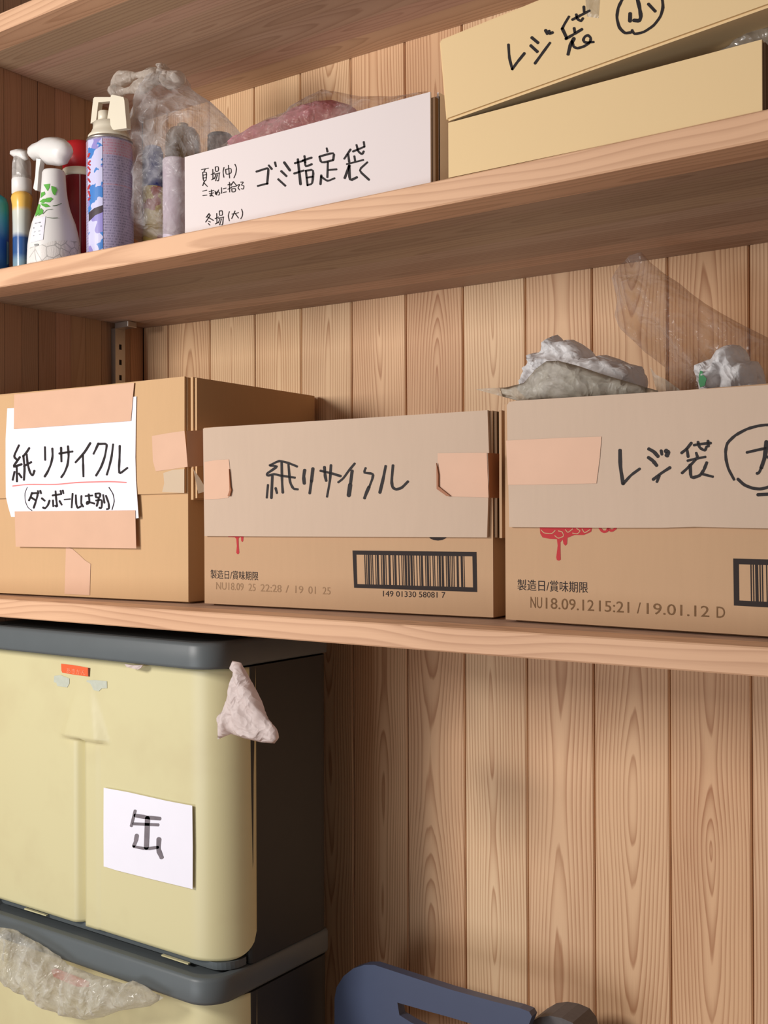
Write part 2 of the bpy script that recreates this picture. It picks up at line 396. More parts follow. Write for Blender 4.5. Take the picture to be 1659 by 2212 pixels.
shelf('middle wooden shelf board carrying the spray bottles and the white and cream boxes', ZC+.3299, .0271, [.05, .03, .055, .04, .035, .06, .045], bow=sag)
shelf('lower wooden shelf board carrying the three brown cartons', Z2B, Z2T-Z2B, [.045, .06, .035, .05])

# slotted shelf standard on the left wall
yr = 1.302
t = thing('shelf_standard', 'slotted metal shelf rail upright on the dark left wall near the corner', 'rail', (XL, yr+.008, ZC-.1))
bm = bmesh.new(); box(bm, XL+.0005, XL+.011, yr, yr+.002, Z2T+.001, ZC+.327); box(bm, XL+.0005, XL+.011, yr+.020, yr+.022, Z2T+.001, ZC+.327); box(bm, XL+.009, XL+.011, yr+.002, yr+.020, Z2T+.001, ZC+.327)
obj('rail_channel', bm, M_metal, t)
for k in range(15):
    z = ZC-.08+k*.0265; bm = bmesh.new(); box(bm, XL+.0108, XL+.0114, yr+.0085, yr+.0135, z, z+.009); obj('slot', bm, M_slot, t)
t2 = None
bm = bmesh.new(); box(bm, XL+.0115, XL+.045, yr-.002, yr+.018, ZC+.326, sag(XL+.03)-.001, .001); tag(obj('shelf_bracket', bm, M_metal), 'small pale metal bracket supporting the middle shelf at the top of the rail', 'bracket')

# ------------------------------------------------------------------ cartons on the lower shelf
ZB = Z2T+.0006
def carton(label, L, R_, depth, ztop, mat, wt=.0035, loc=None, lip=0):
    S = Plane(L, R_); c = (S.a+S.b)/2; t = thing('cardboard_box', label, 'box', (c.x, c.y, ZB))
    dx = S.d; dy = -S.n; W = (S.b-S.a).length; bm = bmesh.new()
    a = S.a
    zw = ZB+.0022      # walls end just above the bowed bottom, leaving the thin dark gap
    oblique(bm, a, dx, W, dy, wt, zw, ztop); oblique(bm, a+dy*(depth-wt), dx, W, dy, wt, zw, ztop)
    oblique(bm, a+dy*wt, dx, wt, dy, depth-2*wt, zw, ztop); oblique(bm, a+dx*(W-wt)+dy*wt, dx, wt, dy, depth-2*wt, zw, ztop)
    oblique(bm, a+dx*wt*2+dy*wt*3, dx, W-4*wt, dy, depth-6*wt, ZB, ZB+wt); oblique(bm, a+dx*wt+dy*wt, dx, W-2*wt, dy, depth-2*wt, zw, ZB+wt)
    bmesh.ops.remove_doubles(bm, verts=bm.verts, dist=1e-5)
    obj('carton_body', bm, mat, t); return t, S
def piece(name, S, pts, mat, parent, c=None, t=.0003, back=0, fine=0, label=None):
    bm = bmesh.new(); poly(bm, S, pts, t, c, back, fine); bmesh.ops.recalc_face_normals(bm, faces=bm.faces)
    o = obj(name, bm, mat, parent)
    if label: o['label'] = label
    return o
def hand(name, S, lines, wd, c, mat, parent, lift=.0004):
    bm = bmesh.new(); strokes(bm, S, lines, wd, c, lift); return obj(name, bm, mat, parent)

CA = (0, 850, .19892); CB = (560, 960, .21097); CC = (400, 290, .25317); CD = (1070, 0, .24111); CE = (1300, 900, .2164)
R4 = (0, 700, .36166); R5 = (500, 700, .36166); R6 = (1059, 700, .36166); CG = (300, 880, .19289)
CP2 = (420, 1130, .20494); CBar = (740, 1140, .19289); CP3 = (1090, 1120, .34298)

# carton 1 (left)
b1, S1 = carton('tall brown carton at the left wall with a white paper sign taped on', (-1.4905, 1.0552), (-1.0892, 1.0807), .285, ZC+.190, M_card)
S1f = S1.off(.0045)
piece('front_flap', S1f, [(-40, 859), (398.5, 813), (398.5, 1065), (-40, 1078)], M_card, b1, t=0, back=.004)
side1 = Plane((S1.b.x, S1.b.y), (S1.b.x-S1.n.x, S1.b.y-S1.n.y))
sd = side1.off(.0085); dyv = -S1.n
bm = bmesh.new(); oblique(bm, S1.b+S1.d*.0045-S1.n*.001, S1.d, .004, dyv, .283, ZC+.024, ZC+.190); obj('side_flap', bm, M_card, b1)
bm = bmesh.new(); oblique(bm, S1.b+S1.d*.0092-S1.n*.004, S1.d, .0035, dyv, .276, ZC+.026, ZC+.189); obj('side_flap', bm, M_card, b1)
pp = S1f.off(.0012)
P = piece('paper_sign', pp, [(80, 162), (160, 158), (800, 110), (1440, 38), (1482, 32), (1476, 300), (1471, 700), (1478, 950), (1492, 1150), (1506, 1352), (1475, 1357), (900, 1345), (170, 1342), (122, 1340), (90, 1230), (65, 1120), (62, 800), (62, 500)], M_paper, b1, CA, t=.0002, back=.0002)
P['label'] = 'white paper sign reading paper recycling'
hand('marker_writing', pp, [
 ((208, 562), (150, 685), (188, 722)), ((218, 690), (182, 742), (140, 802), (238, 768)), ((183, 790), (186, 955)), ((160, 850), (140, 938)), ((205, 868), (236, 912)),
 ((320, 592), (290, 640), (252, 685)), ((255, 675), (270, 810), (262, 938)), ((262, 790), (342, 745)), ((292, 662), (300, 760), (328, 862), (358, 896), (376, 838)),
 ((490, 582), (493, 722)), ((570, 597), (574, 680), (555, 770), (520, 850), (487, 903)),
 ((645, 652), (790, 630)), ((665, 587), (669, 738)), ((740, 573), (748, 680), (735, 780), (700, 865), (667, 910)),
 ((983, 538), (920, 640), (822, 748)), ((902, 672), (905, 780), (908, 900)),
 ((1070, 542), (1045, 600), (1018, 655)), ((1072, 548), (1148, 545), (1163, 562), (1140, 690), (1100, 800), (1045, 892)),
 ((1230, 553), (1215, 680), (1190, 790), (1162, 882)), ((1302, 568), (1300, 700), (1293, 820), (1300, 874), (1385, 808))], 21, CA, M_ink, P)
hand('red_underline', pp, [((140, 1005), (300, 987), (600, 990), (850, 965), (1200, 956), (1372, 966))], 11, CA, M_redpen, P)
hand('bracket_mark', pp, [((298, 1018), (272, 1080), (275, 1170), (305, 1240), (350, 1272))], 7, CA, M_ink, P)
hand('bracket_mark', pp, [((1185, 1020), (1230, 1090), (1245, 1170), (1218, 1262))], 9, CA, M_ink, P)
hand('marker_writing', pp, [
 ((350, 1078), (335, 1120), (316, 1162)), ((350, 1085), (402, 1080), (412, 1098), (392, 1170), (368, 1242)), ((340, 1128), (385, 1158)), ((413, 1058), (420, 1085)), ((438, 1055), (448, 1085)),
 ((455, 1137), (488, 1165)), ((540, 1162), (522, 1215), (492, 1248), (468, 1238)),
 ((572, 1108), (668, 1092)), ((605, 1062), (612, 1150), (624, 1232), (600, 1218)), ((577, 1160), (580, 1225)), ((648, 1167), (672, 1208)), ((660, 1056), (666, 1084)), ((684, 1052), (690, 1084)),
 (14, ((700, 1152), (766, 1146))), ((790, 1088), (780, 1238)), ((825, 1105), (828, 1200), (845, 1246), (880, 1226)),
 ((886, 1112), (882, 1195), (905, 1228)), ((930, 1114), (1005, 1108)), ((965, 1094), (975, 1188), (942, 1202), (945, 1172), (1028, 1196)),
 ((1038, 1088), (1092, 1084), (1086, 1128), (1044, 1130), (1038, 1088)), ((1045, 1162), (1110, 1152), (1106, 1246), (1080, 1240)), ((1075, 1140), (1052, 1222)), ((1122, 1102), (1136, 1188)), ((1152, 1110), (1182, 1190), (1186, 1252), (1162, 1256))], 19, CA, M_ink, P)
tp = pp.off(.0008)
piece('paper_tape', tp, [(31, 852), (290, 826.5), (283, 909.5), (30, 927)], M_tape, b1, label='upper brown tape strip')
piece('paper_tape', tp, [(160, 1281), (1470, 1268), (1481, 1682), (172, 1664)], M_tape, b1, CA, label='lower brown tape strip')
piece('paper_tape', S1.off(.0004), [(718, 1660), (790, 1690), (850, 1742), (925, 1812), (985, 1850), (975, 2190), (702, 2178)], M_tape, b1, CA, label='torn vertical tape piece')
piece('paper_tape', S1f.off(.0003), [(148, 320), (330, 288), (512, 262), (530, 430), (548, 665), (370, 692), (190, 715), (158, 600)], M_tape, b1, CG, label='tape folded round the corner')
sidep = Plane(S1.b+S1.d*.0129, S1.b+S1.d*.0129+dyv)
piece('paper_tape', sidep, [(100.0, 1.0)] and [(402, 931), (441, 929), (443, 1006), (405, 1009)], M_tape, b1, t=.0003, label='tape folded round the corner')
piece('torn_patch', S1f.off(.0002), [(275, 735), (380, 700), (510, 690), (510, 958), (400, 955), (262, 948), (285, 850)], M_torn, b1, CG, label='pale patch where the top paper tore off')
piece('torn_paper', Plane(S1.b+S1.d*.0135, S1.b+S1.d*.030+dyv*.02), [(612, 695), (680, 790), (728, 872), (735, 945), (665, 965)], M_torn, b1, CG, t=.0004, back=.0004)

# carton 2 (centre)
def kraft(label, L, R_, ztop, flap, flapmat):
    b, S = carton(label, L, R_, .262, ztop, M_card2); Sf = S.off(.0045)
    piece('front_flap', Sf, flap, M_inner, b, t=0, back=.004, label='pale inner side of the folded flap')
    d = -S.n
    for k, (o_, zl) in enumerate(((.0012, .022), (.0062, .028), (.0108, .018))):
        if k == 2 and flapmat is None: continue
        bm = bmesh.new(); oblique(bm, S.b+S.d*o_-S.n*(.002+.002*k), S.d, .0032, d, .255-.01*k, ZC-.022-zl*.1, ztop-.001+.0012*k); obj('side_flap', bm, M_card2 if k % 2 else M_core, b)
    return b, S, Sf
b2, S2, S2f = kraft('brown carton in the middle, its pale front flap hand-lettered paper recycling', (-1.0535, 1.0752), (-.6275, 1.1008), ZC+.1195,
    [(438.5, 926), (460, 923), (800, 902), (1053, 886), (1057, 1000), (1052, 1161), (900, 1160), (600, 1159), (441.5, 1158)], None)
piece('paper_tape', S2f.off(.0003), [(735, 612), (870, 590), (1008, 582), (1020, 700), (1032, 880), (1005, 1010), (900, 1025), (735, 1032)], M_tape, b2, CG, label='left tape piece')
piece('tape_curl', S2f.off(.0008), [(1018, 690), (1034, 890), (1043, 925), (1028, 992), (1003, 994), (1024, 930)], M_tapeback, b2, CG, t=.002)
piece('paper_tape', S2f.off(.0003), [(1232, 772), (1380, 770), (1526, 769), (1536, 1036), (1312, 1030), (1234, 985)], M_tape, b2, R5, label='right tape piece')
piece('tape_curl', S2f.off(.0008), [(1228, 830), (1240, 900), (1240, 970), (1312, 1028), (1290, 1028), (1230, 985)], M_tapeback, b2, R5, t=.002)
sp2 = Plane(S2.b+S2.d*.0097, S2.b+S2.d*.0097-S2.n)
piece('paper_tape', sp2, [(1053, 978.5), (1078, 980), (1078, 1076), (1057, 1075)], M_tapeback, b2, label='tape end folded round the corner')
hand('marker_writing', S2f, [
 ((108, 215), (205, 166), (300, 190), (388, 226)), ((115, 218), (190, 222), (130, 265), (75, 302), (90, 322), (150, 302), (240, 325)), ((135, 322), (125, 550)), ((90, 415), (78, 545)), ((168, 447), (182, 498)),
 ((230, 188), (235, 400), (242, 495)), ((235, 322), (365, 340)), ((300, 208), (315, 390), (350, 455), (395, 460)),
 (28, ((466, 262), (455, 330), (462, 400))), (26, ((550, 245), (535, 380))), ((535, 370), (517, 503)),
 ((627, 270), (720, 290), (835, 325)), (25, ((668, 232), (675, 320), (686, 372))), ((735, 212), (725, 370), (695, 535)),
 ((978, 196), (920, 265), (860, 350), (810, 388)), (25, ((952, 268), (935, 400))), (34, ((932, 410), (917, 525))),
 ((1090, 242), (1070, 290), (1168, 300), (1160, 350), (1125, 440)), (27, ((1125, 435), (1100, 490), (1078, 550))),
 (25, ((1295, 222), (1270, 350), (1235, 495))), (24, ((1370, 215), (1355, 380), (1365, 440), (1400, 463), (1460, 445), (1523, 380)))], 21, CB, M_ink, b2)
write('製造日/賞味期限', S2, (455, 1249.5), (558, 1254), 19, M_print, b2)
for body_, xa_, xb_ in (('NU18.09', 467, 526), ('25', 537, 552), ('22:28', 563, 608), ('/', 617, 624), ('19', 638, 655), ('01', 666, 682), ('25', 697, 714)):
    write(body_, S2, (xa_, 1273+(xa_-467)*.047), (xb_, 1273+(xb_-467)*.047), 16, M_faint, b2)
def itf(digits, S, quad, inner, c, mat, parent, clip=None):
    """ITF-14 code between the inner corners: a real code, bars as flat print"""
    pat = {'0': 'nnwwn', '1': 'wnnnw', '2': 'nwnnw', '3': 'wwnnn', '4': 'nnwnw', '5': 'wnwnn', '6': 'nwwnn', '7': 'nnnww', '8': 'wnnwn', '9': 'nwnwn'}
    seq = [1, 1, 1, 1]
    for i in range(0, len(digits), 2):
        for a, b in zip(pat[digits[i]], pat[digits[i+1]]): seq += [2.6 if a == 'w' else 1, 2.6 if b == 'w' else 1]
    seq += [2.6, 1, 1]; tot = sum(seq); bm = bmesh.new()
    q = scaled(quad, c); n = scaled(inner, c)
    for i in range(4):
        j = (i+1) % 4; poly(bm, S, [q[i], q[j], n[j], n[i]])
    def P_(u, v):
        a = (n[0][0]+(n[1][0]-n[0][0])*u, n[0][1]+(n[1][1]-n[0][1])*u); b = (n[3][0]+(n[2][0]-n[3][0])*u, n[3][1]+(n[2][1]-n[3][1])*u)
        return (a[0]+(b[0]-a[0])*v, a[1]+(b[1]-a[1])*v)
    x = 0
    for k, wv in enumerate(seq):
        if k % 2 == 0:
            u0 = .068+.862*x/tot; u1 = .068+.862*(x+wv*.95)/tot; poly(bm, S, [P_(u0, 0), P_(u1, 0), P_(u1, 1), P_(u0, 1)])
        x += wv
    return obj('barcode', bm, mat, parent)
itf('14901330580817', S2, [(112, 255), (1500, 270), (1508, 720), (130, 672)], [(155, 302), (1455, 320), (1462, 668), (165, 630)], CBar, M_print, b2)
write('149 01330 58081 7', S2, (827.5, 1288.5), (962, 1291.5), 12.5, M_print, b2)
piece('printed_mark', S2, [(960, 95), (985, 122), (1020, 138), (1070, 143), (1120, 137), (1160, 115), (1175, 95)], M_print, b2, CBar)
piece('red_drip_print', S2, [(355, 120), (358, 145), (425, 148), (442, 165), (448, 240), (442, 312), (452, 326), (466, 326), (474, 312), (468, 240), (466, 165), (476, 148), (492, 148), (494, 185), (504, 200), (514, 190), (518, 150), (518, 120)], M_redprint, b2, CP2)

# carton 3 (right)
b3, S3, S3f = kraft('brown carton at right full of plastic bags, pale flap lettered with a circled mark', (-.6045, 1.0880), (-.178, 1.0590), ZC+.1240,
    [(1094.5, 876), (1100, 868), (1117, 865.5), (1400, 848), (1659, 831.5), (2100, 803), (2100, 1146), (1659, 1141.5), (1500, 1138), (1430, 1140), (1300, 1140), (1100, 1138.5)], M_card2)
piece('paper_tape', S3f.off(.0003), [(95, 696), (380, 682), (665, 672), (655, 800), (635, 952), (380, 958), (107, 961)], M_tape, b3, R6)
hand('marker_writing', S3f, [
 (30, ((182, 335), (185, 500), (213, 672))), (22, ((213, 672), (290, 585), (380, 520))),
 (30, ((468, 322), (520, 350), (562, 398))), (30, ((465, 408), (510, 440), (548, 488))), (24, ((592, 338), (600, 378))), (42, ((640, 342), (662, 360), (650, 388))), (26, ((682, 508), (600, 560), (512, 628))), (22, ((575, 590), (550, 652))),
 ((895, 262), (850, 320), (795, 364)), ((850, 322), (862, 402)), ((920, 285), (1000, 272), (1088, 264)), ((960, 252), (975, 310), (1030, 342), (1046, 300)), ((1060, 242), (1064, 298)),
 ((942, 362), (955, 402)), ((857, 440), (940, 420), (1033, 402)), ((935, 432), (860, 510), (800, 564)), (26, ((882, 480), (888, 615), (980, 590), (1020, 530), (1048, 458))), ((1000, 572), (1108, 600)),
 (24, ((1320, 628), (1262, 520), (1240, 430), (1234, 350), (1250, 265), (1330, 187), (1450, 122), (1560, 92), (1660, 80), (1790, 110), (1890, 190), (1962, 340), (1935, 500), (1810, 640), (1659, 706), (1580, 724), (1500, 714), (1420, 682), (1357, 622))),
 ((1447, 358), (1600, 322), (1760, 300)), (34, ((1643, 250), (1630, 400), (1592, 510))), (24, ((1592, 510), (1570, 560), (1548, 568))), (26, ((1660, 400), (1740, 490), (1830, 570))), (28, ((1556, 780), (1700, 772), (1830, 762)))], 23, CE, M_ink, b3)
write('製造日/賞味期限', S3, (1118, 1275), (1270, 1281), 24, M_print, b3)
for body_, xa_, xb_ in (('NU', 1146, 1171), ('18.09.12', 1179, 1283), ('15:21', 1294, 1359), ('/', 1376, 1384), ('19.01.12', 1397, 1532), ('D', 1548, 1566)):
    write(body_, S3, (xa_, 1313+(xa_-1146)*.0525), (xb_, 1313+(xb_-1146)*.0525), 24, M_stamp, b3)
itf('14901330580817', S3, [(1584, 1206.5), (1975, 1216), (1980, 1330), (1585.5, 1308)], [(1596, 1219), (1962, 1228), (1966, 1316), (1597, 1297)], (0, 0, 1), M_print, b3)
o = piece('red_drip_print', S3, [(222, 45), (225, 95), (240, 120), (285, 128), (330, 130), (335, 170), (326, 245), (330, 262), (342, 266), (354, 260), (352, 190), (352, 150), (366, 132), (372, 160), (384, 172), (394, 160), (396, 122), (440, 104), (500, 104), (545, 84), (555, 45)], M_redprint, b3, CP3)
hand('print_outline', S3, [((232, 72), (250, 92), (300, 96), (320, 76)), ((318, 108), (340, 126), (375, 112), (366, 84), (340, 78)), ((385, 70), (400, 90), (430, 66)), ((430, 92), (460, 98), (480, 78), (455, 62)), ((490, 66), (505, 92), (540, 70))], 5, CP3, M_card2, b3, .0006)
hand('red_drip_print', S3, [((600, 60), (618, 84), (645, 82), (652, 62)), ((655, 66), (675, 80), (700, 62))], 13, CP3, M_redprint, b3)

# plastic bags in carton 3
CZ = (1000, 700, .39723); C5 = (1300, 530, .2164)
yb3 = 1.17
def bag(name, label, cat, y, pts, T, mat, c, **kw):
    bm = bmesh.new(); S = y if isinstance(y, Plane) else FY(y); puff(bm, S, pts, T, c, **kw)
    o = obj(name, bm, mat, smooth=True); return tag(o, label, cat) if label else o
g1 = bag('carrier_bag', 'crumpled white carrier bag heaped in the right carton, left of the other', 'bag', 1.195,
    [(395, 160), (450, 150), (480, 95), (515, 58), (550, 95), (600, 85), (650, 110), (700, 145), (715, 180), (780, 168), (850, 190), (905, 215), (975, 232), (995, 300), (990, 340), (970, 400), (420, 440), (340, 400), (350, 300)], .035, M_bagw, CZ, step=.0035, wdt=.026, crum=.009, fr=62, seed=2, fold=-35, hang=.5)
piece('green_print', FY(1.175), [(440, 120), (455, 110), (460, 125), (456, 152), (438, 150)], M_green, g1, CZ, t=.001)
bag('plastic_sleeve', 'dull clear plastic sleeve poking over the left corner of the right carton', 'bag', 1.112,
    [(70, 356), (130, 348), (232, 345), (330, 320), (400, 240), (455, 200), (520, 200), (620, 225), (750, 270), (900, 315), (1000, 345), (1060, 362), (1060, 400), (300, 425), (290, 415), (180, 385)], .007, M_sealed, CZ, step=.007, wdt=.03, crum=.005, fr=40, seed=5)
g2 = bag('carrier_bag', 'crumpled white carrier bag with green printed edge at right of the carton', 'bag', 1.175,
    [(965, 1300), (975, 1220), (1000, 1180), (1060, 1160), (1130, 1130), (1170, 1070), (1230, 1020), (1310, 990), (1380, 1000), (1440, 1050), (1480, 1150), (1560, 1160), (1600, 1220), (1625, 1330), (1650, 1420), (1600, 1540), (1000, 1540), (975, 1420)], .035, M_bagw, C5, step=.0035, wdt=.026, crum=.010, fr=60, seed=9, fold=70, hang=.45)
piece('green_print', FY(1.128), [(972, 1300), (985, 1250), (1005, 1255), (1020, 1300), (1048, 1330), (1030, 1400), (985, 1420), (968, 1360)], M_green, g2, C5, t=.001)
bag('clear_film', 'large clear crinkled plastic film rising from the right carton towards the shelf', 'film', 1.24,
    [(100, 330), (170, 200), (270, 100), (400, 70), (500, 180), (640, 290), (780, 380), (900, 480), (1050, 590), (1200, 680), (1400, 790), (1660, 920), (1900, 1050), (1900, 1700), (700, 1700), (640, 1330), (640, 1220), (440, 1070), (330, 960), (200, 840), (140, 700), (150, 520)], .012, M_clear, C5, step=.006, wdt=.05, crum=.015, fr=32, open_=True, seed=4, fold=-42, hang=.3)
bag('plastic_sheet', 'pale folded corner of plastic sheet between the two white carrier bags', 'film', 1.15,
    [(480, 1210), (540, 1290), (640, 1340), (780, 1440), (800, 1600), (560, 1600), (545, 1440)], .003, M_sealed, C5, step=.008, wdt=.02, crum=.002, open_=True, seed=3)

# ------------------------------------------------------------------ middle shelf: boxes
# white box
yw = 1.02; Sw = FY(yw); A = Sw.at(398, 338); Bq = Sw.at(931, 199); zt = (A.z+Bq.z)/2
xw0, xw1 = Sw.at(399, 420).x, Sw.at(930, 300).x; zb = s1top(-.85)+.0008
wbx = thing('white_box', 'long white cardboard box with handwritten notes, full of pink bags', 'box', ((xw0+xw1)/2, yw, zb))
bm = bmesh.new(); box(bm, xw0, xw1, yw, yw+.0025, zb, zt, .0004); obj('front_panel', bm, M_white, wbx)
bm = bmesh.new(); d0 = yw+.009; d1 = yw+.30
box(bm, xw0+.001, xw1+.005, d0, d0+.002, zb, zt-.003); box(bm, xw0+.001, xw1+.005, d1-.002, d1, zb, zt+.001); box(bm, xw0+.001, xw0+.003, d0, d1, zb, zt+.001); box(bm, xw1+.003, xw1+.005, d0, d1, zb, zt+.001); box(bm, xw0+.001, xw1+.005, d0, d1, zb, zb+.002)
bm2 = obj('box_body', bm, M_white, wbx)
bm = bmesh.new(); box(bm, xw0+.002, xw1+.0045, yw+.0025, d0, zb, zt-.006); obj('gap_shade_fill', bm, M_core, wbx)  # dark slab standing in for the shaded gap behind the front panel
hand('marker_writing', Sw, [
 ((608, 320), (700, 290), (712, 296), (700, 425)), ((620, 442), (705, 420)), ((714, 266), (740, 298)), ((767, 240), (775, 275)),
 (17, ((845, 240), (895, 310))), (17, ((820, 315), (865, 358))), (17, ((795, 385), (855, 440))),
 (18, ((962, 214), (985, 428))), ((936, 248), (1012, 226)), ((930, 336), (1012, 310)), ((1018, 186), (1026, 240)), ((1080, 200), (1002, 226)), ((1022, 238), (1028, 278), (1082, 256)),
 ((1030, 312), (1045, 438)), ((1030, 312), (1096, 302), (1086, 424), (1046, 434)), ((1040, 372), (1088, 362)),
 ((1208, 120), (1215, 150)), ((1146, 192), (1162, 246), (1262, 222)), ((1150, 190), (1272, 156), (1264, 220)), ((1218, 240), (1214, 368)), ((1225, 306), (1292, 300)), ((1162, 350), (1155, 428)), ((1160, 362), (1215, 402), (1275, 376)),
 ((1412, 130), (1358, 210)), ((1392, 172), (1400, 238)), ((1432, 148), (1528, 108)), ((1462, 92), (1478, 150), (1512, 174), (1524, 146)), ((1524, 66), (1530, 106)),
 ((1444, 188), (1450, 226)), ((1380, 256), (1520, 220)), (20, ((1402, 268), (1362, 374))), (18, ((1400, 272), (1404, 398), (1466, 368))), ((1555, 240), (1480, 308), (1570, 390))], 15, CC, M_ink, wbx)
base = [((222, 345), (252, 330)), ((236, 300), (238, 385)), ((225, 390), (252, 374)), ((258, 280), (260, 320), (286, 314), (284, 276), (258, 280)), ((250, 342), (296, 330)), ((292, 335), (286, 400), (272, 396)), ((264, 346), (250, 380)), ((277, 345), (260, 398))]
hand('pen_writing', Sw, [
 ((140, 302), (200, 290)), ((172, 298), (160, 322)), ((150, 326), (156, 400), (180, 396), (184, 322), (150, 326)), ((152, 350), (182, 345)), ((154, 375), (182, 370)), ((166, 400), (150, 440)), ((158, 412), (190, 446))]+base+[
 ((332, 284), (323, 320), (331, 368)), ((345, 302), (350, 346), (395, 332), (393, 290), (345, 302)), ((370, 266), (380, 375)), ((425, 256), (440, 290), (432, 340), (416, 374)),
 ((150, 486), (185, 478)), ((152, 524), (186, 520)), ((205, 490), (245, 480)), ((208, 508), (245, 500)), ((225, 475), (228, 524), (212, 530), (216, 514), (242, 530)),
 ((255, 486), (272, 520)), ((286, 475), (264, 520), (256, 500), (285, 490), (298, 505), (286, 521)), ((310, 456), (312, 505)), ((325, 466), (350, 460)), ((325, 498), (352, 492)),
 ((365, 432), (396, 424)), ((378, 410), (380, 494)), ((365, 470), (396, 455)), ((412, 405), (390, 440)), ((412, 405), (436, 435)), ((395, 450), (436, 444)), ((398, 466), (400, 495), (430, 490), (430, 462), (398, 466)),
 ((436, 440), (470, 426), (450, 458), (466, 476)), ((475, 410), (500, 408), (478, 435), (503, 440), (498, 470), (480, 465)),
 ((206, 675), (180, 710)), ((192, 690), (220, 684), (176, 750)), ((188, 704), (242, 736)), ((200, 742), (216, 750)), ((198, 762), (212, 776))]+
 [tuple((x+34, y+376) for x, y in L) for L in base]+
 [((378, 660), (368, 696), (378, 740)), ((400, 682), (456, 670)), ((426, 655), (398, 720)), ((430, 680), (456, 716)), ((482, 640), (492, 670), (488, 700), (475, 722))], 6.5, CC, M_print, wbx)
# pink bags
CK = (440, 180, .3255)
bag('pink_bag_bundle', 'bundle of folded pink plastic bags lying in the long white box', 'bag', 1.135,
    [(150, 400), (330, 300), (430, 250), (560, 200), (700, 130), (780, 115), (850, 110), (960, 140), (1010, 170), (1050, 330), (700, 400), (200, 480)], .030, M_pinkf, CK, step=.009, wdt=.05, crum=.006, fr=26, seed=11)
bag('clear_bag_wrapper', 'clear plastic wrapper over the pink bags in the white box', 'film', 1.078,
    [(120, 420), (300, 300), (420, 230), (560, 190), (640, 130), (740, 70), (790, 42), (900, 62), (1050, 90), (1250, 90), (1400, 70), (1490, 55), (1490, 300), (200, 520)], .015, M_clear, CK, step=.007, wdt=.05, crum=.009, fr=28, open_=True, seed=12, fold=20)

# cream trays
yc = 1.004; Sc = FY(yc)
x0, x1 = Sc.at(968.5, 320).x, Sc.at(1646, 150).x; zt0 = Sc.at(970, 265).z; zt1 = Sc.at(1646, 85).z; zb = s1top(-.45)+.001
lb = thing('cream_box', 'open cream cardboard tray standing on the middle shelf under another', 'box', ((x0+x1)/2, yc, zb))
bm = bmesh.new(); dd = .26; tk = .002
def slab(bm, xa, xb, ya, yb_, z0, za, zb_):
    hexa(bm, [(xa, ya, z0), (xb, ya, z0), (xb, yb_, z0), (xa, yb_, z0), (xa, ya, za), (xb, ya, zb_), (xb, yb_, zb_), (xa, yb_, za)])
slab(bm, x0, x1, yc, yc+tk, zb, zt0, zt1); slab(bm, x0, x1, yc+dd-tk, yc+dd, zb, zt0, zt1); slab(bm, x0, x0+tk, yc+tk, yc+dd-tk, zb, zt0, zt0); slab(bm, x1-tk, x1, yc+tk, yc+dd-tk, zb, zt1, zt1); slab(bm, x0+tk, x1-tk, yc+tk, yc+dd-tk, zb, zb+tk, zb+tk)
obj('tray_body', bm, M_cream, lb)
bm = bmesh.new(); box(bm, x1+.0002, x1+.0022, yc+.003, yc+dd-.01, zb, zt1-.002); obj('side_fold', bm, M_core, lb)
ang = math.atan2(Sc.at(1659, 14).z-Sc.at(962, 262).z, Sc.at(1659, 14).x-Sc.at(962, 262).x); BL = Sc.at(962, 262)
ux = Vector((math.cos(ang), 0, math.sin(ang))); uz = Vector((-math.sin(ang), 0, math.cos(ang))); uy = Vector((0, 1, 0)); H = .0893; Wd = .40
ub = thing('cream_box', 'tilted closed cream box with black handwriting on top of the tray', 'box', BL+ux*Wd/2)
bm = bmesh.new(); P = []
for zz in (0, H):
    for a, b in ((0, 0), (Wd, 0), (Wd, .27), (0, .27)): P.append(BL+ux*a+uy*b+uz*zz)
hexa(bm, P); bmesh.ops.bevel(bm, geom=list(bm.edges), offset=.0025, segments=2, affect='EDGES'); obj('box_body', bm, M_cream, ub, smooth=False)
hand('marker_writing', Sc, [
 ((118, 400), (125, 520), (152, 620)), ((152, 622), (195, 560), (262, 478)), (26, ((327, 338), (382, 384))), (26, ((318, 410), (376, 464))), ((490, 385), (420, 480), (355, 570)), (24, ((450, 272), (466, 304))), (22, ((482, 278), (488, 304), (514, 292))),
 ((660, 150), (615, 225), (600, 258)), (26, ((600, 258), (640, 342))), ((690, 178), (780, 130), (845, 97)), ((725, 130), (735, 172), (768, 192), (785, 165)), ((793, 60), (796, 105)),
 ((706, 252), (712, 290)), ((630, 350), (700, 310), (778, 262)), (26, ((705, 345), (670, 410), (652, 488))), ((688, 370), (700, 420), (735, 436), (800, 415), (850, 380), (856, 340), (830, 315), (800, 330), (786, 362), (805, 384), (880, 378)),
 (22, ((1215, 292), (1160, 300), (1110, 250), (1087, 160), (1100, 70), (1145, -20), (1200, -95), (1310, -125), (1430, -90), (1495, -20), (1503, 70), (1480, 150), (1420, 230), (1330, 290), (1245, 308), (1225, 272))),
 (28, ((1270, -20), (1290, 60), (1305, 150), (1292, 188), (1240, 184))), (28, ((1208, 122), (1206, 192))), (26, ((1372, 38), (1432, 102)))], 20, CD, M_ink, ub)
piece('clear_tape', Sc, [(805, -30), (940, -30), (925, 165), (820, 150)], film('matte_tape', (214, 206, 186), .45, .3), ub, CD)
c8 = (1560, 0, .113)
bag('silver_film_bag', 'shiny grey film bag jutting from the cream tray beneath the tilted box', 'bag', 1.06,
    [(-200, 960), (20, 900), (200, 780), (450, 610), (650, 500), (876, 420), (1300, 260), (1300, 900), (700, 1100), (-100, 1250)], .018, film('silver_film', (190, 176, 158), .8, .2, .8, .2), c8, step=.007, wdt=.03, crum=.004, fr=30, seed=21)

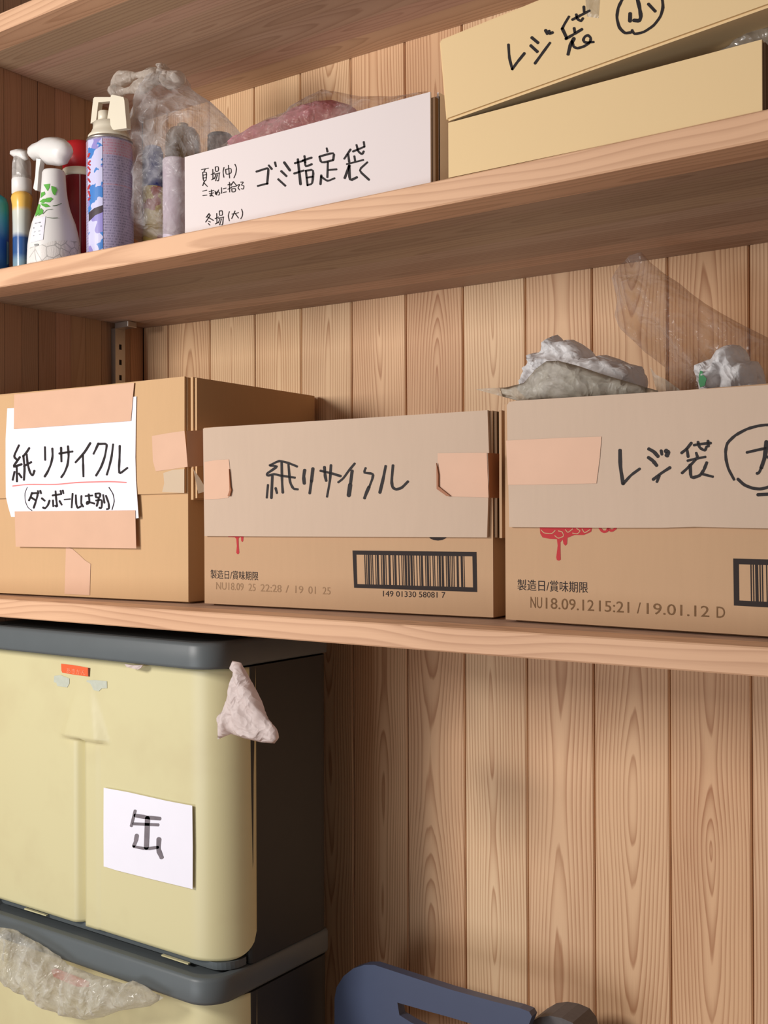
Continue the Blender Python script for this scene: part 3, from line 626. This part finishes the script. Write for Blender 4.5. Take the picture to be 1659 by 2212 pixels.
# ------------------------------------------------------------------ middle shelf: bottles and cans
def zpx(py, s): return ZC+(1106-py)*s*1.0
def pxprof(rows, s): return [(h*s, zpx(y, s)) for y, h in rows]
# blue bottle
x, y, s = spot(-14, 1.035); zb = s1top(x)+.0005
k = N('blue_bottle_print'); tc = k.n('TexCoord'); sp = k.n('SeparateXYZ', i_Vector=tc.outputs['Object']); mr = k.n('ValToRGB')
k.put(mr.inputs[0], k.math('MULTIPLY', sp.outputs[2], 9.5)); e = mr.color_ramp.elements; e[0].position = .05; e[0].color = lin((38, 92, 150)); e[1].position = .95; e[1].color = lin((36, 150, 168)); q = e.new(.5); q.color = lin((46, 92, 160))
k.surf(mr.outputs[0], .3, .5)
t = thing('blue_bottle', 'blue and teal bottle cut by the left picture edge, leftmost on the middle shelf', 'bottle', (x, y, zb))
bm = bmesh.new(); pr = [(34*s, zb)]+[(34*s, zpx(440, s))]+[(33*s, zpx(426, s)), (29*s, zpx(415, s)), (20*s, zpx(408, s)), (12*s, zpx(405, s))]; lathe(bm, x, y, pr, 40); obj('bottle_body', bm, k.m, t, True, loc=(x, y, zb))
bm = bmesh.new(); lathe(bm, x, y, [(11*s, zpx(405, s)), (11*s, zpx(385, s)), (9*s, zpx(382, s))], 24); obj('cap', bm, M_wplastic, t, True)
piece('label_patch', Cyl(x, y, lambda z: 34*s), [(14, 521), (18.5, 524), (18, 570), (14, 572)], plain('pale_label', (110, 150, 150), .4), t, fine=4)
# pump bottle
x, y, s = spot(49, 1.05); zb = s1top(x)+.0005
t = thing('pump_bottle', 'slim bottle with yellow, white and blue bands beneath a clear pump', 'bottle', (x, y, zb))
k = N('banded_bottle_print'); tc = k.n('TexCoord'); sp = k.n('SeparateXYZ', i_Vector=tc.outputs['Object']); mr = k.n('ValToRGB'); nz = k.noise(tc.outputs['Object'], 40.0, 2)
hgt = zpx(404, s)-zb; k.put(mr.inputs[0], k.math('ADD', k.math('DIVIDE', sp.outputs[2], hgt), k.math('MULTIPLY', k.math('SUBTRACT', nz, .5), .07)))
e = mr.color_ramp.elements; e[0].position = 0; e[0].color = lin((150, 176, 176)); e[1].position = 1; e[1].color = lin((236, 184, 84))
for p_, c_ in ((.16, (120, 150, 170)), (.24, (52, 88, 140)), (.44, (46, 84, 142)), (.50, (196, 200, 196)), (.76, (206, 206, 192)), (.81, (236, 190, 96))):
    q = e.new(p_); q.color = lin(c_)
k.surf(mr.outputs[0], .25, .55)
bm = bmesh.new(); lathe(bm, x, y, [(24*s, zb), (25*s, zb+.004), (25.5*s, zpx(470, s)), (27*s, zpx(430, s)), (30*s, zpx(416, s)), (28*s, zpx(409, s)), (22*s, zpx(404, s))], 40, .75, -.6); obj('bottle_body', bm, k.m, t, True, loc=(x, y, zb))
bm = bmesh.new(); lathe(bm, x, y, [(21*s, zpx(405, s)), (21*s, zpx(376, s)), (19*s, zpx(369, s)), (12*s, zpx(366, s)), (11*s, zpx(345, s)), (11*s, zpx(332, s))], 32); obj('pump_collar', bm, M_wplastic, t, True)
bm = bmesh.new(); puff(bm, FY(y-.004), [(25, 336), (25, 329), (30, 323), (45, 321), (58, 325), (60, 345), (54, 347), (40, 345), (33, 342)], .009, step=.004, wdt=.01, crum=0); obj('pump_head', bm, M_wplastic, t, True)
bm = bmesh.new(); xx = x+5*s; lathe(bm, x, y, [(20.5*s, zpx(378, s)), (19.5*s, zpx(340, s)), (17*s, zpx(327, s)), (10*s, zpx(320, s))], 28, 1, 0, False); obj('clear_overcap', bm, M_clearp, t, True)
# sprayer
x, y, s = spot(118.5, 1.045); zb = s1top(x)+.0005
t = thing('trigger_sprayer', 'white trigger spray bottle with green leaf print and pebble pattern', 'bottle', (x, y, zb))
rows = [(575, 56.5), (562, 56.5), (540, 56), (519, 55), (497, 52), (471, 46), (450, 38), (436, 33.5), (415, 29), (396, 26.5), (361, 24.5), (356, 22)]
pr = [(54*s, zb)]+[(h*s, zpx(yy, s)) for yy, h in rows if zpx(yy, s) > zb+.002]
def rfun(z):
    P_ = pr
    for a, b in zip(P_, P_[1:]):
        if a[1] <= z <= b[1]: return a[0]+(b[0]-a[0])*(z-a[1])/(b[1]-a[1]+1e-9)
    return P_[0][0] if z < P_[0][1] else P_[-1][0]
bm = bmesh.new(); lathe(bm, x, y, pr, 48); obj('bottle_body', bm, M_wplastic, t, True)
SC = Cyl(x, y, rfun); C6 = (0, 280, .14472)
bm = bmesh.new(); puff(bm, FY(y), [(455, 380), (462, 320), (500, 250), (570, 195), (680, 140), (760, 108), (860, 110), (960, 140), (1030, 200), (1058, 290), (1035, 380), (985, 460), (968, 520), (880, 545), (760, 530), (690, 520), (640, 445), (570, 460), (500, 462)], .017, C6, step=.005, wdt=.02, crum=0); obj('spray_head', bm, M_wplastic, t, True)
piece('trigger_lever', FY(y-.002), [(575, 440), (640, 450), (610, 640), (590, 915), (560, 915), (530, 885), (560, 700)], M_wplastic, t, C6, t=.004, back=.004)
bm = bmesh.new()
for L in ([(650, 820), (745, 808), (735, 870), (710, 918), (680, 870)], [(765, 840), (830, 860), (855, 900), (820, 985), (790, 960), (768, 900)], [(615, 940), (665, 925), (675, 965), (605, 1022)], [(590, 1075), (640, 1035), (680, 1030), (690, 1070), (640, 1100)], [(690, 1020), (760, 1012), (790, 1035), (740, 1085), (690, 1085)], [(605, 1100), (690, 1105), (750, 1150), (680, 1160), (630, 1135)], [(575, 1110), (600, 1120), (590, 1200), (560, 1275), (530, 1300), (528, 1260)], [(610, 1170), (645, 1200), (640, 1250), (570, 1290), (575, 1230)]):
    poly(bm, SC, L, .0002, C6, fine=3)
obj('leaf_print', bm, plain('leaf_green', (98, 176, 74), .4, .4, .2, scale=120), t)
hand('branch_print', SC, [((790, 1138), (850, 1130), (915, 1102)), (6, ((640, 1260), (700, 1195), (780, 1190))), (7, ((700, 1312), (780, 1322), (860, 1318)))], 9, C6, plain('dark_olive', (90, 110, 80), .5), t, .0003)
piece('label_sticker', SC, [(510, 1335), (682, 1292), (642, 1642), (450, 1690)], M_paper, t, C6, fine=4, t=.0003)
hand('label_lines', SC, [((528, 1400), (605, 1385)), ((505, 1470), (620, 1440)), (7, ((510, 1530), (600, 1512))), (7, ((500, 1585), (605, 1560))), (24, ((525, 1722), (562, 1718)))], 13, C6, plain('grey_print', (140, 140, 138), .6), t, .0006)
k = N('pebble_print'); tc = k.n('TexCoord'); vo = k.n('TexVoronoi', feature='DISTANCE_TO_EDGE', i_Vector=tc.outputs['Object'], i_Scale=72.0)
wv = k.n('TexWave', i_Vector=tc.outputs['Object'], i_Scale=190.0, i_Distortion=6.0); f = k.math('MULTIPLY', k.math('SUBTRACT', .075, vo.outputs['Distance']), 9.0, clamp=True)
k.surf(k.mix(k.math('MAXIMUM', f, k.math('MULTIPLY', wv.outputs[0], .22)), lin((236, 230, 224)), lin((112, 110, 108))), .35, .5)
bm = bmesh.new(); poly(bm, SC, [(448, 1760), (600, 1725), (780, 1665), (960, 1655), (1150, 1668), (1190, 1700), (1203, 1900), (1195, 2080), (460, 2120), (440, 1950)], .0002, C6, fine=4); obj('pebble_band', bm, k.m, t)
# red can behind
x, y, s = spot(176, 1.155); zb = s1top(x)+.0005
t = thing('aerosol_can', 'dark red spray can with bright red cap behind the white sprayer', 'can', (x, y, zb))
bm = bmesh.new(); lathe(bm, x, y, [(38*s, zb), (38*s, zpx(374, s))], 40); obj('can_body', bm, M_dred, t, True)
bm = bmesh.new(); lathe(bm, x, y, [(39*s, zpx(373, s)), (39*s, zpx(366, s)), (37.5*s, zpx(357, s)), (36*s, zpx(355, s))], 40); obj('can_rim', bm, M_cplastic, t, True)
bm = bmesh.new(); lathe(bm, x, y, [(37*s, zpx(356, s)), (38*s, zpx(330, s)), (37*s, zpx(308, s)), (33*s, zpx(299, s)), (26*s, zpx(296, s)), (4*s, zpx(295, s))], 40); obj('cap', bm, M_red, t, True)
piece('silver_stripe', Cyl(x, y, lambda z: 38*s), [(171, 376), (174, 376), (174.5, 560), (171.5, 560)], plain('dull_silver', (150, 110, 112), .3), t, fine=4)  # narrow pale line down the dark red body
# blue aerosol
x, y, s = spot(240, 1.074); zb = s1top(x)+.0005; r0 = 50*s; C7 = (0, 120, .21694)
t = thing('aerosol_can', 'tall spray can with blue floral print, lilac text panel and cream nozzle', 'can', (x, y, zb))
k = N('can_text_print'); tc = k.n('TexCoord'); sp = k.n('SeparateXYZ', i_Vector=tc.outputs['Object'])
rw = k.math('FRACT', k.math('MULTIPLY', sp.outputs[2], 260.0)); nz = k.noise(k.vec(k.math('MULTIPLY', sp.outputs[0], 1.0), sp.outputs[1], k.math('MULTIPLY', k.math('FLOOR', k.math('MULTIPLY', sp.outputs[2], 260.0)), .37)), 900.0, 1)
f = k.math('MULTIPLY', k.math('GREATER_THAN', rw, .45), k.math('GREATER_THAN', nz, .50)); zone = k.noise(k.vec(0.0, 0.0, sp.outputs[2]), 22.0, 1)
k.surf(k.mix(k.math('MULTIPLY', f, .55), k.mix(k.math('GREATER_THAN', zone, .56), lin((176, 166, 196)), lin((188, 164, 184))), k.mix(k.math('GREATER_THAN', zone, .56), lin((90, 88, 120)), lin((190, 90, 110)))), .3, .5)
M_can_text = k.m
k = N('can_floral_print'); tc = k.n('TexCoord'); n1 = k.noise(tc.outputs['Object'], 62.0, 2); n2 = k.noise(tc.outputs['Object'], 38.0, 1)
c_ = k.mix(k.math('GREATER_THAN', n1, .55), lin((206, 204, 236)), lin((70, 130, 204))); k.surf(k.mix(k.math('GREATER_THAN', n2, .60), c_, lin((150, 140, 206))), .3, .5)
bm = bmesh.new(); lathe(bm, x, y, [(48.5*s, zb), (50*s, zb+.003), (50*s, zpx(300, s)), (48.5*s, zpx(297, s))], 48); obj('can_body', bm, M_can_text, t, True, loc=(x, y, zb))
SA = Cyl(x, y, lambda z: r0)
bm = bmesh.new(); poly(bm, SA, [(190.6, 303), (200, 301), (221, 298), (222, 420), (222.5, 560), (192, 560), (190.6, 440)], .0002, fine=4); obj('floral_panel', bm, k.m, t)
bm = bmesh.new(); strokes(bm, SA, [((893, 975), (880, 1010)), ((900, 1050), (878, 1080), (900, 1090)), ((880, 1110), (898, 1140)), ((896, 1160), (880, 1195)), ((882, 1230), (898, 1260)), ((895, 1290), (880, 1330)), ((884, 1350), (896, 1400)), ((895, 1420), (884, 1440))], 14, C7, .0005); obj('red_lettering', bm, M_redprint, t)
piece('dark_band', SA, [(885, 1565), (940, 1520), (1022, 1490), (1022, 1560), (950, 1590), (885, 1655)], plain('dark_print', (70, 58, 64), .4), t, C7, t=.0004, fine=3)
bm = bmesh.new(); lathe(bm, x, y, [(49*s, zpx(297, s)), (49.5*s, zpx(293.5, s)), (47.5*s, zpx(290, s))], 48); obj('can_rim', bm, M_metal, t, True)
bm = bmesh.new(); lathe(bm, x, y, [(47*s, zpx(291, s)), (46*s, zpx(284, s)), (40*s, zpx(277, s)), (36*s, zpx(268, s)), (35*s, zpx(255, s)), (20*s, zpx(254, s))], 44); obj('cap_base', bm, M_cplastic, t, True)
bm = bmesh.new(); lathe(bm, x-.002, y-.008, [(14*s, zpx(255, s)), (13.5*s, zpx(232, s)), (11*s, zpx(230, s))], 28); obj('nozzle_button', bm, M_cplastic, t, True)
for pts, dy in (([(199, 268), (205, 214), (208, 211), (243, 211), (244, 220), (216, 222), (211, 262)], .006), ([(232, 277), (243, 208), (246, 206), (270, 211), (272, 218), (276, 262), (277, 278), (250, 282)], -.012)):
    piece('nozzle_guard', FY(y+dy), pts, M_cplastic, t, t=.003, back=.005)
# tied bag with cans
x, y, s = spot(341, 1.115); zb = s1top(x)+.0006
tb = tag(thing('tied_bag', 'knotted milky plastic bag of spray cans between the blue can and white box', 'bag', (x, y, zb)))
CF = (230, 120, .18083)
bm = bmesh.new(); puff(bm, FY(1.135), [(650, 200), (640, 290), (560, 370), (520, 470), (480, 620), (420, 760), (340, 930), (310, 1060), (335, 1300), (400, 1500), (390, 1750), (380, 1950), (400, 2240), (930, 2250), (1100, 2200), (1200, 1700), (1400, 1300), (1580, 1010), (1540, 850), (1400, 700), (1250, 560), (1080, 450), (940, 340), (920, 230), (780, 190)], .05, CF, step=.008, wdt=.06, crum=.006, fr=35, seed=31)
for v in bm.verts: v.co.z = max(v.co.z, zb)
obj('bag_body', bm, M_milky, tb, True)
bm = bmesh.new(); puff(bm, FY(1.125), [(645, 240), (650, 190), (620, 140), (625, 95), (670, 82), (720, 110), (760, 165), (880, 180), (930, 220), (925, 310), (870, 380), (760, 420), (680, 380)], .014, CF, step=.005, wdt=.02, crum=.005, fr=70, seed=33); obj('knot', bm, film('knot_film', (232, 222, 212), .62, .3, .6, .4), tb, True)
bm = bmesh.new(); S_ = FY(1.115); path = [S_.at(*p) for p in scaled([(650, 260), (520, 225), (350, 235), (180, 275), (85, 320), (80, 400), (160, 435), (300, 410), (450, 350), (640, 290)], CF)]
q = []
for i in range(len(path)-1): q += [path[i].lerp(path[i+1], .0), path[i].lerp(path[i+1], .5)]
q.append(path[-1]); tube(bm, q, .006, 10, [.008+.004*math.sin(i*1.3) for i in range(len(q))]); obj('handle_loop', bm, film('loop_film', (230, 220, 208), .45, .3, .6, .5), tb, True)
k = N('yellow_can_print'); tc = k.n('TexCoord'); sp = k.n('SeparateXYZ', i_Vector=tc.outputs['Object']); n1 = k.noise(tc.outputs['Object'], 26.0, 2)
c_ = k.mix(k.math('GREATER_THAN', n1, .54), lin((236, 214, 120)), lin((196, 96, 70))); c_ = k.mix(k.math('GREATER_THAN', sp.outputs[2], .118), c_, lin((70, 84, 160))); k.surf(c_, .4, .4)
for nm, lab, px_, yy, hw, ytop, mt in (('aerosol_can', 'yellow, red and blue spray can inside the tied milky bag', 333, 1.130, 22, 318, k.m), ('aerosol_can', 'lilac white spray can in the tied bag beside the white box', 380, 1.125, 26, 335, plain('lilac_can', (214, 200, 214), .4)) ):
    xx, y_, s_ = spot(px_, yy); z_ = s1top(xx)+.0012; t = thing(nm, lab, 'can', (xx, y_, z_))
    bm = bmesh.new(); lathe(bm, xx, y_, [(hw*s_-.0005, z_), (hw*s_, z_+.002), (hw*s_, zpx(ytop, s_)), (hw*s_*.94, zpx(ytop-3, s_))], 36); obj('can_body', bm, mt, t, True, loc=(xx, y_, z_))
    if px_ > 350: continue
    bm = bmesh.new(); lathe(bm, xx, y_, [(hw*s_*.9, zpx(ytop-3, s_)), (hw*s_*.8, zpx(ytop-12, s_)), (hw*s_*.4, zpx(ytop-16, s_))], 32); obj('cap', bm, M_clearp if px_ > 350 else plain('blue_cap', (80, 92, 170), .4), t, True)
xx, y_, s_ = spot(398, 1.205); z_ = s1top(xx)+.001; t = thing('aerosol_can', 'tall gold metal can inside the tied bag, behind the lilac can', 'can', (xx, y_, z_))
bm = bmesh.new(); lathe(bm, xx, y_, [(38*s_, z_), (38*s_, zpx(300, s_)), (36*s_, zpx(280, s_)), (28*s_, zpx(268, s_)), (14*s_, zpx(263, s_))], 40); obj('can_body', bm, M_gold, t, True)
bm = bmesh.new(); lathe(bm, xx, y_, [(12*s_, zpx(264, s_)), (12*s_, zpx(256, s_)), (8*s_, zpx(254, s_))], 20); obj('valve', bm, M_gold, t, True)
xx, y_, s_ = spot(478, 1.235); z_ = s1top(xx)+.001; t = thing('metal_can', 'dark silver metal can in the right end of the tied bag', 'can', (xx, y_, z_))
bm = bmesh.new(); lathe(bm, xx, y_, [(27*s_, z_), (27*s_, zpx(290, s_)), (25*s_, zpx(286, s_))], 36); obj('can_body', bm, M_silver, t, True)
bm = bmesh.new(); lathe(bm, xx, y_, [(25.5*s_, zpx(287, s_)), (26.5*s_, zpx(282, s_)), (24*s_, zpx(279, s_))], 36); obj('can_rim', bm, M_slot, t, True)

# ------------------------------------------------------------------ bins under the lower shelf
XB0, XB1 = -1.490, -.990; YR, YBk = 1.02, 1.265
def rrect(x0, x1, y0, y1, r, n=8, rb=.012):
    P_ = []
    for cx, cy, a0, rr in ((x1-r, y0+r, -90, r), (x1-rb, y1-rb, 0, rb), (x0+rb, y1-rb, 90, rb), (x0+r, y0+r, 180, r)):
        for j in range(n+1):
            a = math.radians(a0+90*j/n); P_.append((cx+rr*math.cos(a), cy+rr*math.sin(a)))
    return P_
def prism(bm, prof):
    """prof: list of (outline, z)"""
    R_ = [[bm.verts.new((x_, y_, z)) for x_, y_ in o_] for o_, z in prof]
    for a, b in zip(R_, R_[1:]):
        for j in range(len(a)): bm.faces.new([a[j], a[(j+1) % len(a)], b[(j+1) % len(a)], b[j]])
    bm.faces.new(R_[0][::-1]); bm.faces.new(R_[-1])
k = N('ivory_plastic'); tc = k.n('TexCoord'); n1 = k.noise(tc.outputs['Object'], 7.0, 4, .6); sm = k.math('MULTIPLY', k.math('SUBTRACT', n1, .50), 3.0, clamp=True)
k.surf(k.mix(k.math('MULTIPLY', sm, .35), lin((214, 205, 160)), lin((188, 168, 128))), .38, .45); M_panel = k.m
def bin_(label, ztop, zrim, zpan, zbot, lower=False):
    t = thing('recycling_bin', label, 'bin', ((XB0+XB1)/2, (YR+YBk)/2, zbot))
    bm = bmesh.new(); i = .002
    prism(bm, [(rrect(XB0+.012, XB1-.012, YR+.012, YBk-.004, .035), zrim-.002), (rrect(XB0+.001, XB1-.001, YR+.001, YBk, .040), zrim), (rrect(XB0, XB1, YR, YBk, .041), zrim+.004), (rrect(XB0, XB1, YR+.002, YBk, .041), ztop-.006), (rrect(XB0+.003, XB1-.003, YR+.005, YBk-.003, .040), ztop-.001), (rrect(XB0+.012, XB1-.012, YR+.014, YBk-.012, .036), ztop-.0005), (rrect(XB0+.016, XB1-.016, YR+.018, YBk-.016, .034), ztop-.005)])
    obj('lid', bm, M_rim, t, False)
    for p_ in t.children[-1].data.polygons: p_.use_smooth = abs(p_.normal.z) < .9
    # dark tub behind the front
    bm = bmesh.new(); prism(bm, [(rrect(XB0+.004, XB1-.001, YR+.075, YBk-.002, .006, rb=.02), zbot), (rrect(XB0+.003, XB1-.0005, YR+.072, YBk-.001, .006, rb=.02), zrim-.0025)]); obj('tub', bm, M_bin, t)
    # lip below the front
    bm = bmesh.new(); prism(bm, [(rrect(XB0+.006, XB1-.006, YR+.034, YR+.074, .03, rb=.004), zbot), (rrect(XB0+.006, XB1-.006, YR+.033, YR+.074, .03, rb=.004), zpan-.001)]); obj('lower_lip', bm, M_rim, t)
    # ivory front: a moulded sheet wrapped round the right corner
    yf = YR+.024; r = .062; bm = bmesh.new(); G = []; L0 = XB0+.01; Ls = (XB1-.0005-r)-L0; arc = r*math.pi/2; nx, nz = 110, 90; xs = XS = -1.3155
    H0, H1 = zpan, zrim-.003
    for a in range(nx+1):
        u = (Ls+arc)*a/nx; row = []
        for b in range(nz+1):
            z = H0+(H1-H0)*b/nz; d = 0.0
            if not lower or True:
                X_ = L0+u; zg = zgrip
                if X_ < xstep:      # rolled groove left of the step, fading to the left
                    g = max(0, 1-(xstep-X_)/.026); dep = .017*g*g*(3-2*g)
                    if z < zg: d = dep
                else:
                    if X_ < xstep+.026 and z < zg: d = -.0015
                # hood over the grip
                if z >= zg:      # hood over the grip, widest at its lower edge
                    h_ = z-zg; wd_ = max(.012, .054-.45*h_); e_ = max(0.0, 1-abs(X_-xstep+.002)/wd_)
                    d -= .010*min(1.0, e_*2.5)*max(0.0, 1-h_/.085)
            if u <= Ls: p_ = Vector((L0+u, yf+d, z))
            else:
                th = (u-Ls)/r; p_ = Vector((L0+Ls+math.sin(th)*r, yf+r-math.cos(th)*r, z))
            # bottom right corner is rounded
            if u > Ls+arc*.55 and z < H0+.03:
                k_ = (u-Ls-arc*.55)/(arc*.45); p_.z = max(p_.z, H0+.03*(1-math.sqrt(max(0, 1-k_*k_))))
            row.append(bm.verts.new(p_))
        G.append(row)
    for a in range(nx):
        for b in range(nz): bm.faces.new([G[a][b], G[a+1][b], G[a+1][b+1], G[a][b+1]])
    K = [[bm.verts.new(v.co+Vector((0 if a <= nx*Ls/(Ls+arc) else -.0025*math.sin(((Ls+arc)*a/nx-Ls)/r), .0025, 0))) for v in row] for a, row in enumerate(G)]
    for a in range(nx):
        for b in range(nz): bm.faces.new([K[a][b], K[a][b+1], K[a+1][b+1], K[a+1][b]])
    for a in range(nx):
        for b in (0, nz): bm.faces.new([G[a][b], K[a][b], K[a+1][b], G[a+1][b]])
    for b in range(nz):
        for a in (0, nx): bm.faces.new([G[a][b], K[a][b], K[a][b+1], G[a][b+1]])
    bmesh.ops.recalc_face_normals(bm, faces=bm.faces)
    obj('front_panel', bm, M_panel, t, True); return t
Sp = FY(YR+.024)
xstep = Sp.at(185, 1800).x; zgrip = Sp.at(180, 1594).z
zpan = Sp.at(430, 2076).z
zr2t = FY(YR).at(405, 2110).z
ba = bin_('upper ivory and dark grey recycling bin with the paper sign, under the shelf', FY(YR).at(430, 1389).z, FY(YR).at(430, 1448).z, zpan, zr2t+.0005)
zgrip = ZC-1.0
bb = bin_('lower ivory and dark grey recycling bin, beneath the one with the sign', zr2t, FY(YR).at(405, 2167).z, .35, .30, True)
CFb = (0, 1412, .36166)
for X_ in ([(152, 1518), (282, 1560), (282, 1566), (152, 1526)], [(970, 1795), (1130, 1848), (1130, 1856), (970, 1803)]):
    piece('tab', FY(YR+.030), X_, M_panel, ba, CFb, t=.002, back=.002)
psg = Sp.off(.0032)
P = piece('paper_sign', psg, [(620, 801), (760, 826), (1000, 880), (1149, 908), (1152, 1160), (1151, 1406), (900, 1345), (700, 1295), (620, 1270), (619, 1040)], M_paper, ba, CFb, t=.0003, back=.0002, label='white paper sign reading cans')
hand('marker_writing', psg.off(.0003), [(16, ((808, 938), (785, 1028))), (20, ((808, 966), (880, 978), (955, 985))), (17, ((800, 1016), (945, 1022))), (24, ((882, 980), (875, 1160))), (20, ((818, 1084), (812, 1120), (800, 1148))), (15, ((800, 1152), (875, 1166), (945, 1156))), (24, ((950, 1106), (946, 1170), (966, 1216)))], 20, CFb, M_greymark, P)
P = piece('orange_label', Sp.off(.0004), [(335, 350), (600, 378), (935, 438), (940, 635), (620, 595), (360, 548), (340, 500)], plain('orange_label', (232, 104, 62), .4, .3, .06), ba, (100, 1400, .09644), t=.0003, label='small orange label')
write('あきかん', Sp.off(.0007), (144, 1453.5), (185, 1459), 11, plain('pale_orange', (250, 150, 118), .5), P, 'label_text')
piece('label_edge', Sp.off(.0006), [(942, 440), (980, 445), (968, 640), (942, 632)], plain('dark_edge', (100, 50, 30), .5), P, (100, 1400, .09644), t=.0004)
for pts in ([(180, 620), (330, 605), (520, 680), (520, 790), (470, 880), (250, 850), (230, 780), (170, 760)], [(905, 720), (1100, 715), (1360, 740), (1365, 900), (1240, 905), (1180, 965), (1050, 940), (1030, 860), (910, 820)]):
    piece('faded_mark', Sp.off(.0003), pts, plain('faded_blue', (192, 196, 180), .6, .3, .12, scale=200), ba, (100, 1400, .09644))
# things caught in the bins
tag(bag('thin_bag', None, None, YR+.004, [(1370, 560), (1388, 517), (1440, 530), (1475, 600), (1530, 690), (1560, 760), (1600, 860), (1655, 930), (1662, 985), (1640, 1012), (1560, 1005), (1470, 985), (1380, 955), (1300, 988), (1297, 850), (1345, 800), (1370, 690), (1392, 590)], .008, M_tissue, (0, 1240, .36166), step=.004, wdt=.02, crum=.005, fr=55, seed=41, fold=-75, hang=.3),
    'thin white plastic bag hanging from the right corner of the upper bin lid', 'bag')
piece('bag_scrap', FY(YR+.012), [(747, 537), (800, 545), (855, 541), (845, 560), (825, 570), (790, 562), (760, 555)], M_tissue, None, (0, 1240, .36166), t=.001, back=.001)
tag(bpy.data.objects['bag_scrap'], 'tiny white scrap of bag pinched under the lid of the upper bin', 'scrap')
CH = (0, 1880, .33755)
lb2 = bag('bin_liner', 'crinkled clear bin liner bag spilling over the lower bin front', 'bag', YR-.016,
    [(-120, 330), (0, 365), (80, 375), (200, 440), (330, 520), (430, 600), (600, 670), (800, 725), (850, 705), (920, 740), (1000, 790), (1048, 815), (960, 870), (760, 900), (660, 940), (540, 960), (400, 930), (230, 835), (110, 770), (0, 660), (-120, 600)], .012, film('liner_film', (240, 238, 228), .26, .16, .9, .9), CH, step=.005, wdt=.03, crum=.008, fr=42, seed=51, fold=55, hang=.5)
piece('orange_label', FY(YR+.0235), [(330, 640), (355, 625), (450, 660), (575, 712), (570, 745), (500, 745), (400, 705), (345, 680)], plain('orange_label_low', (240, 110, 84), .4), bb, CH, t=.0006, label='orange label behind the liner')

# ------------------------------------------------------------------ blue step stool and its neighbour
yq = 1.235; Sq = FY(yq); CS = (700, 2012, .3014)
st = thing('folding_stool', 'blue grey plastic folding step stool with a slot handle against the back wall', 'stool', (Sq.at(900, 2150).x, yq, 0))
outer = [(74, 800), (75, 480), (90, 400), (140, 320), (210, 265), (290, 240), (360, 240), (600, 318), (900, 415), (1200, 498), (1400, 548), (1470, 575), (1490, 610), (1470, 660), (1420, 800), (1420, 960), (74, 960)]
hole = [(525, 510), (700, 560), (900, 615), (1150, 690), (1300, 735), (1300, 800), (1000, 800), (760, 720), (620, 650), (540, 600)]
def holed(bm, S, out, inn, c, t, back):
    a = scaled(out, c); b = scaled(inn, c); n, m = len(a), len(b)
    res = geometry.delaunay_2d_cdt([Vector(p) for p in a+b], [(i, (i+1) % n) for i in range(n)]+[(n+i, n+(i+1) % m) for i in range(m)], [], 1, 1e-6)
    tr = [f for f in res[2] if not inside(sum(res[0][i].x for i in f)/3, sum(res[0][i].y for i in f)/3, b)]
    P_ = [S.at(p.x, p.y) for p in res[0]]
    fr = [bm.verts.new(p+S.n*t) for p in P_]; bk = [bm.verts.new(p-S.n*back) for p in P_]
    for f in tr: bm.faces.new([fr[i] for i in f]); bm.faces.new([bk[i] for i in reversed(f)])
    for base_, cnt in ((0, n), (n, m)):
        for i in range(cnt):
            j = base_+(i+1) % cnt; i = base_+i
            try: bm.faces.new([fr[i], bk[i], bk[j], fr[j]])
            except ValueError: pass
    bmesh.ops.recalc_face_normals(bm, faces=bm.faces)
bm = bmesh.new(); holed(bm, Sq, outer, hole, CS, 0, .014)
obj('top_plate', bm, M_blue, st)
xl, xr_ = Sq.at(724, 2180).x, Sq.at(1128, 2200).x; zl = min((Sq.at(*scaled([p], CS)[0]).z for p in outer))
for X_ in (xl, xr_-.035):
    bm = bmesh.new(); box(bm, X_+.001, X_+.034, yq+.0145, yq+.034, 0.001, zl+.0, .004); obj('leg', bm, M_blue, st)
for z in (.12, .36):
    bm = bmesh.new(); box(bm, xl+.0345, xr_-.0355, yq+.003, yq+.022, z, z+.06, .004); obj('rung', bm, M_blue, st)
bl_ = [(1440, 700), (1470, 655), (1540, 615), (1620, 605), (1700, 620), (1780, 655), (1830, 720), (1850, 820), (1850, 950), (1440, 950)]
gt = thing('grey_holder', 'rounded grey plastic top of a holder, right of the blue stool', 'holder', (Sq.at(1200, 2210).x, yq+.03, 0))
bm = bmesh.new(); poly(bm, FY(yq+.03), bl_, 0, CS, .05); bmesh.ops.recalc_face_normals(bm, faces=bm.faces); obj('holder_top', bm, M_blue2, gt)
zz = min(v.co.z for v in gt.children[0].data.vertices)
xa = FY(yq+.03).at(1138, 2200).x; xb = FY(yq+.03).at(1252, 2200).x
bm = bmesh.new(); box(bm, xa+.004, xb-.004, yq+.034, yq+.076, .001, zz-.0005, .006); obj('holder_post', bm, M_blue2, gt)
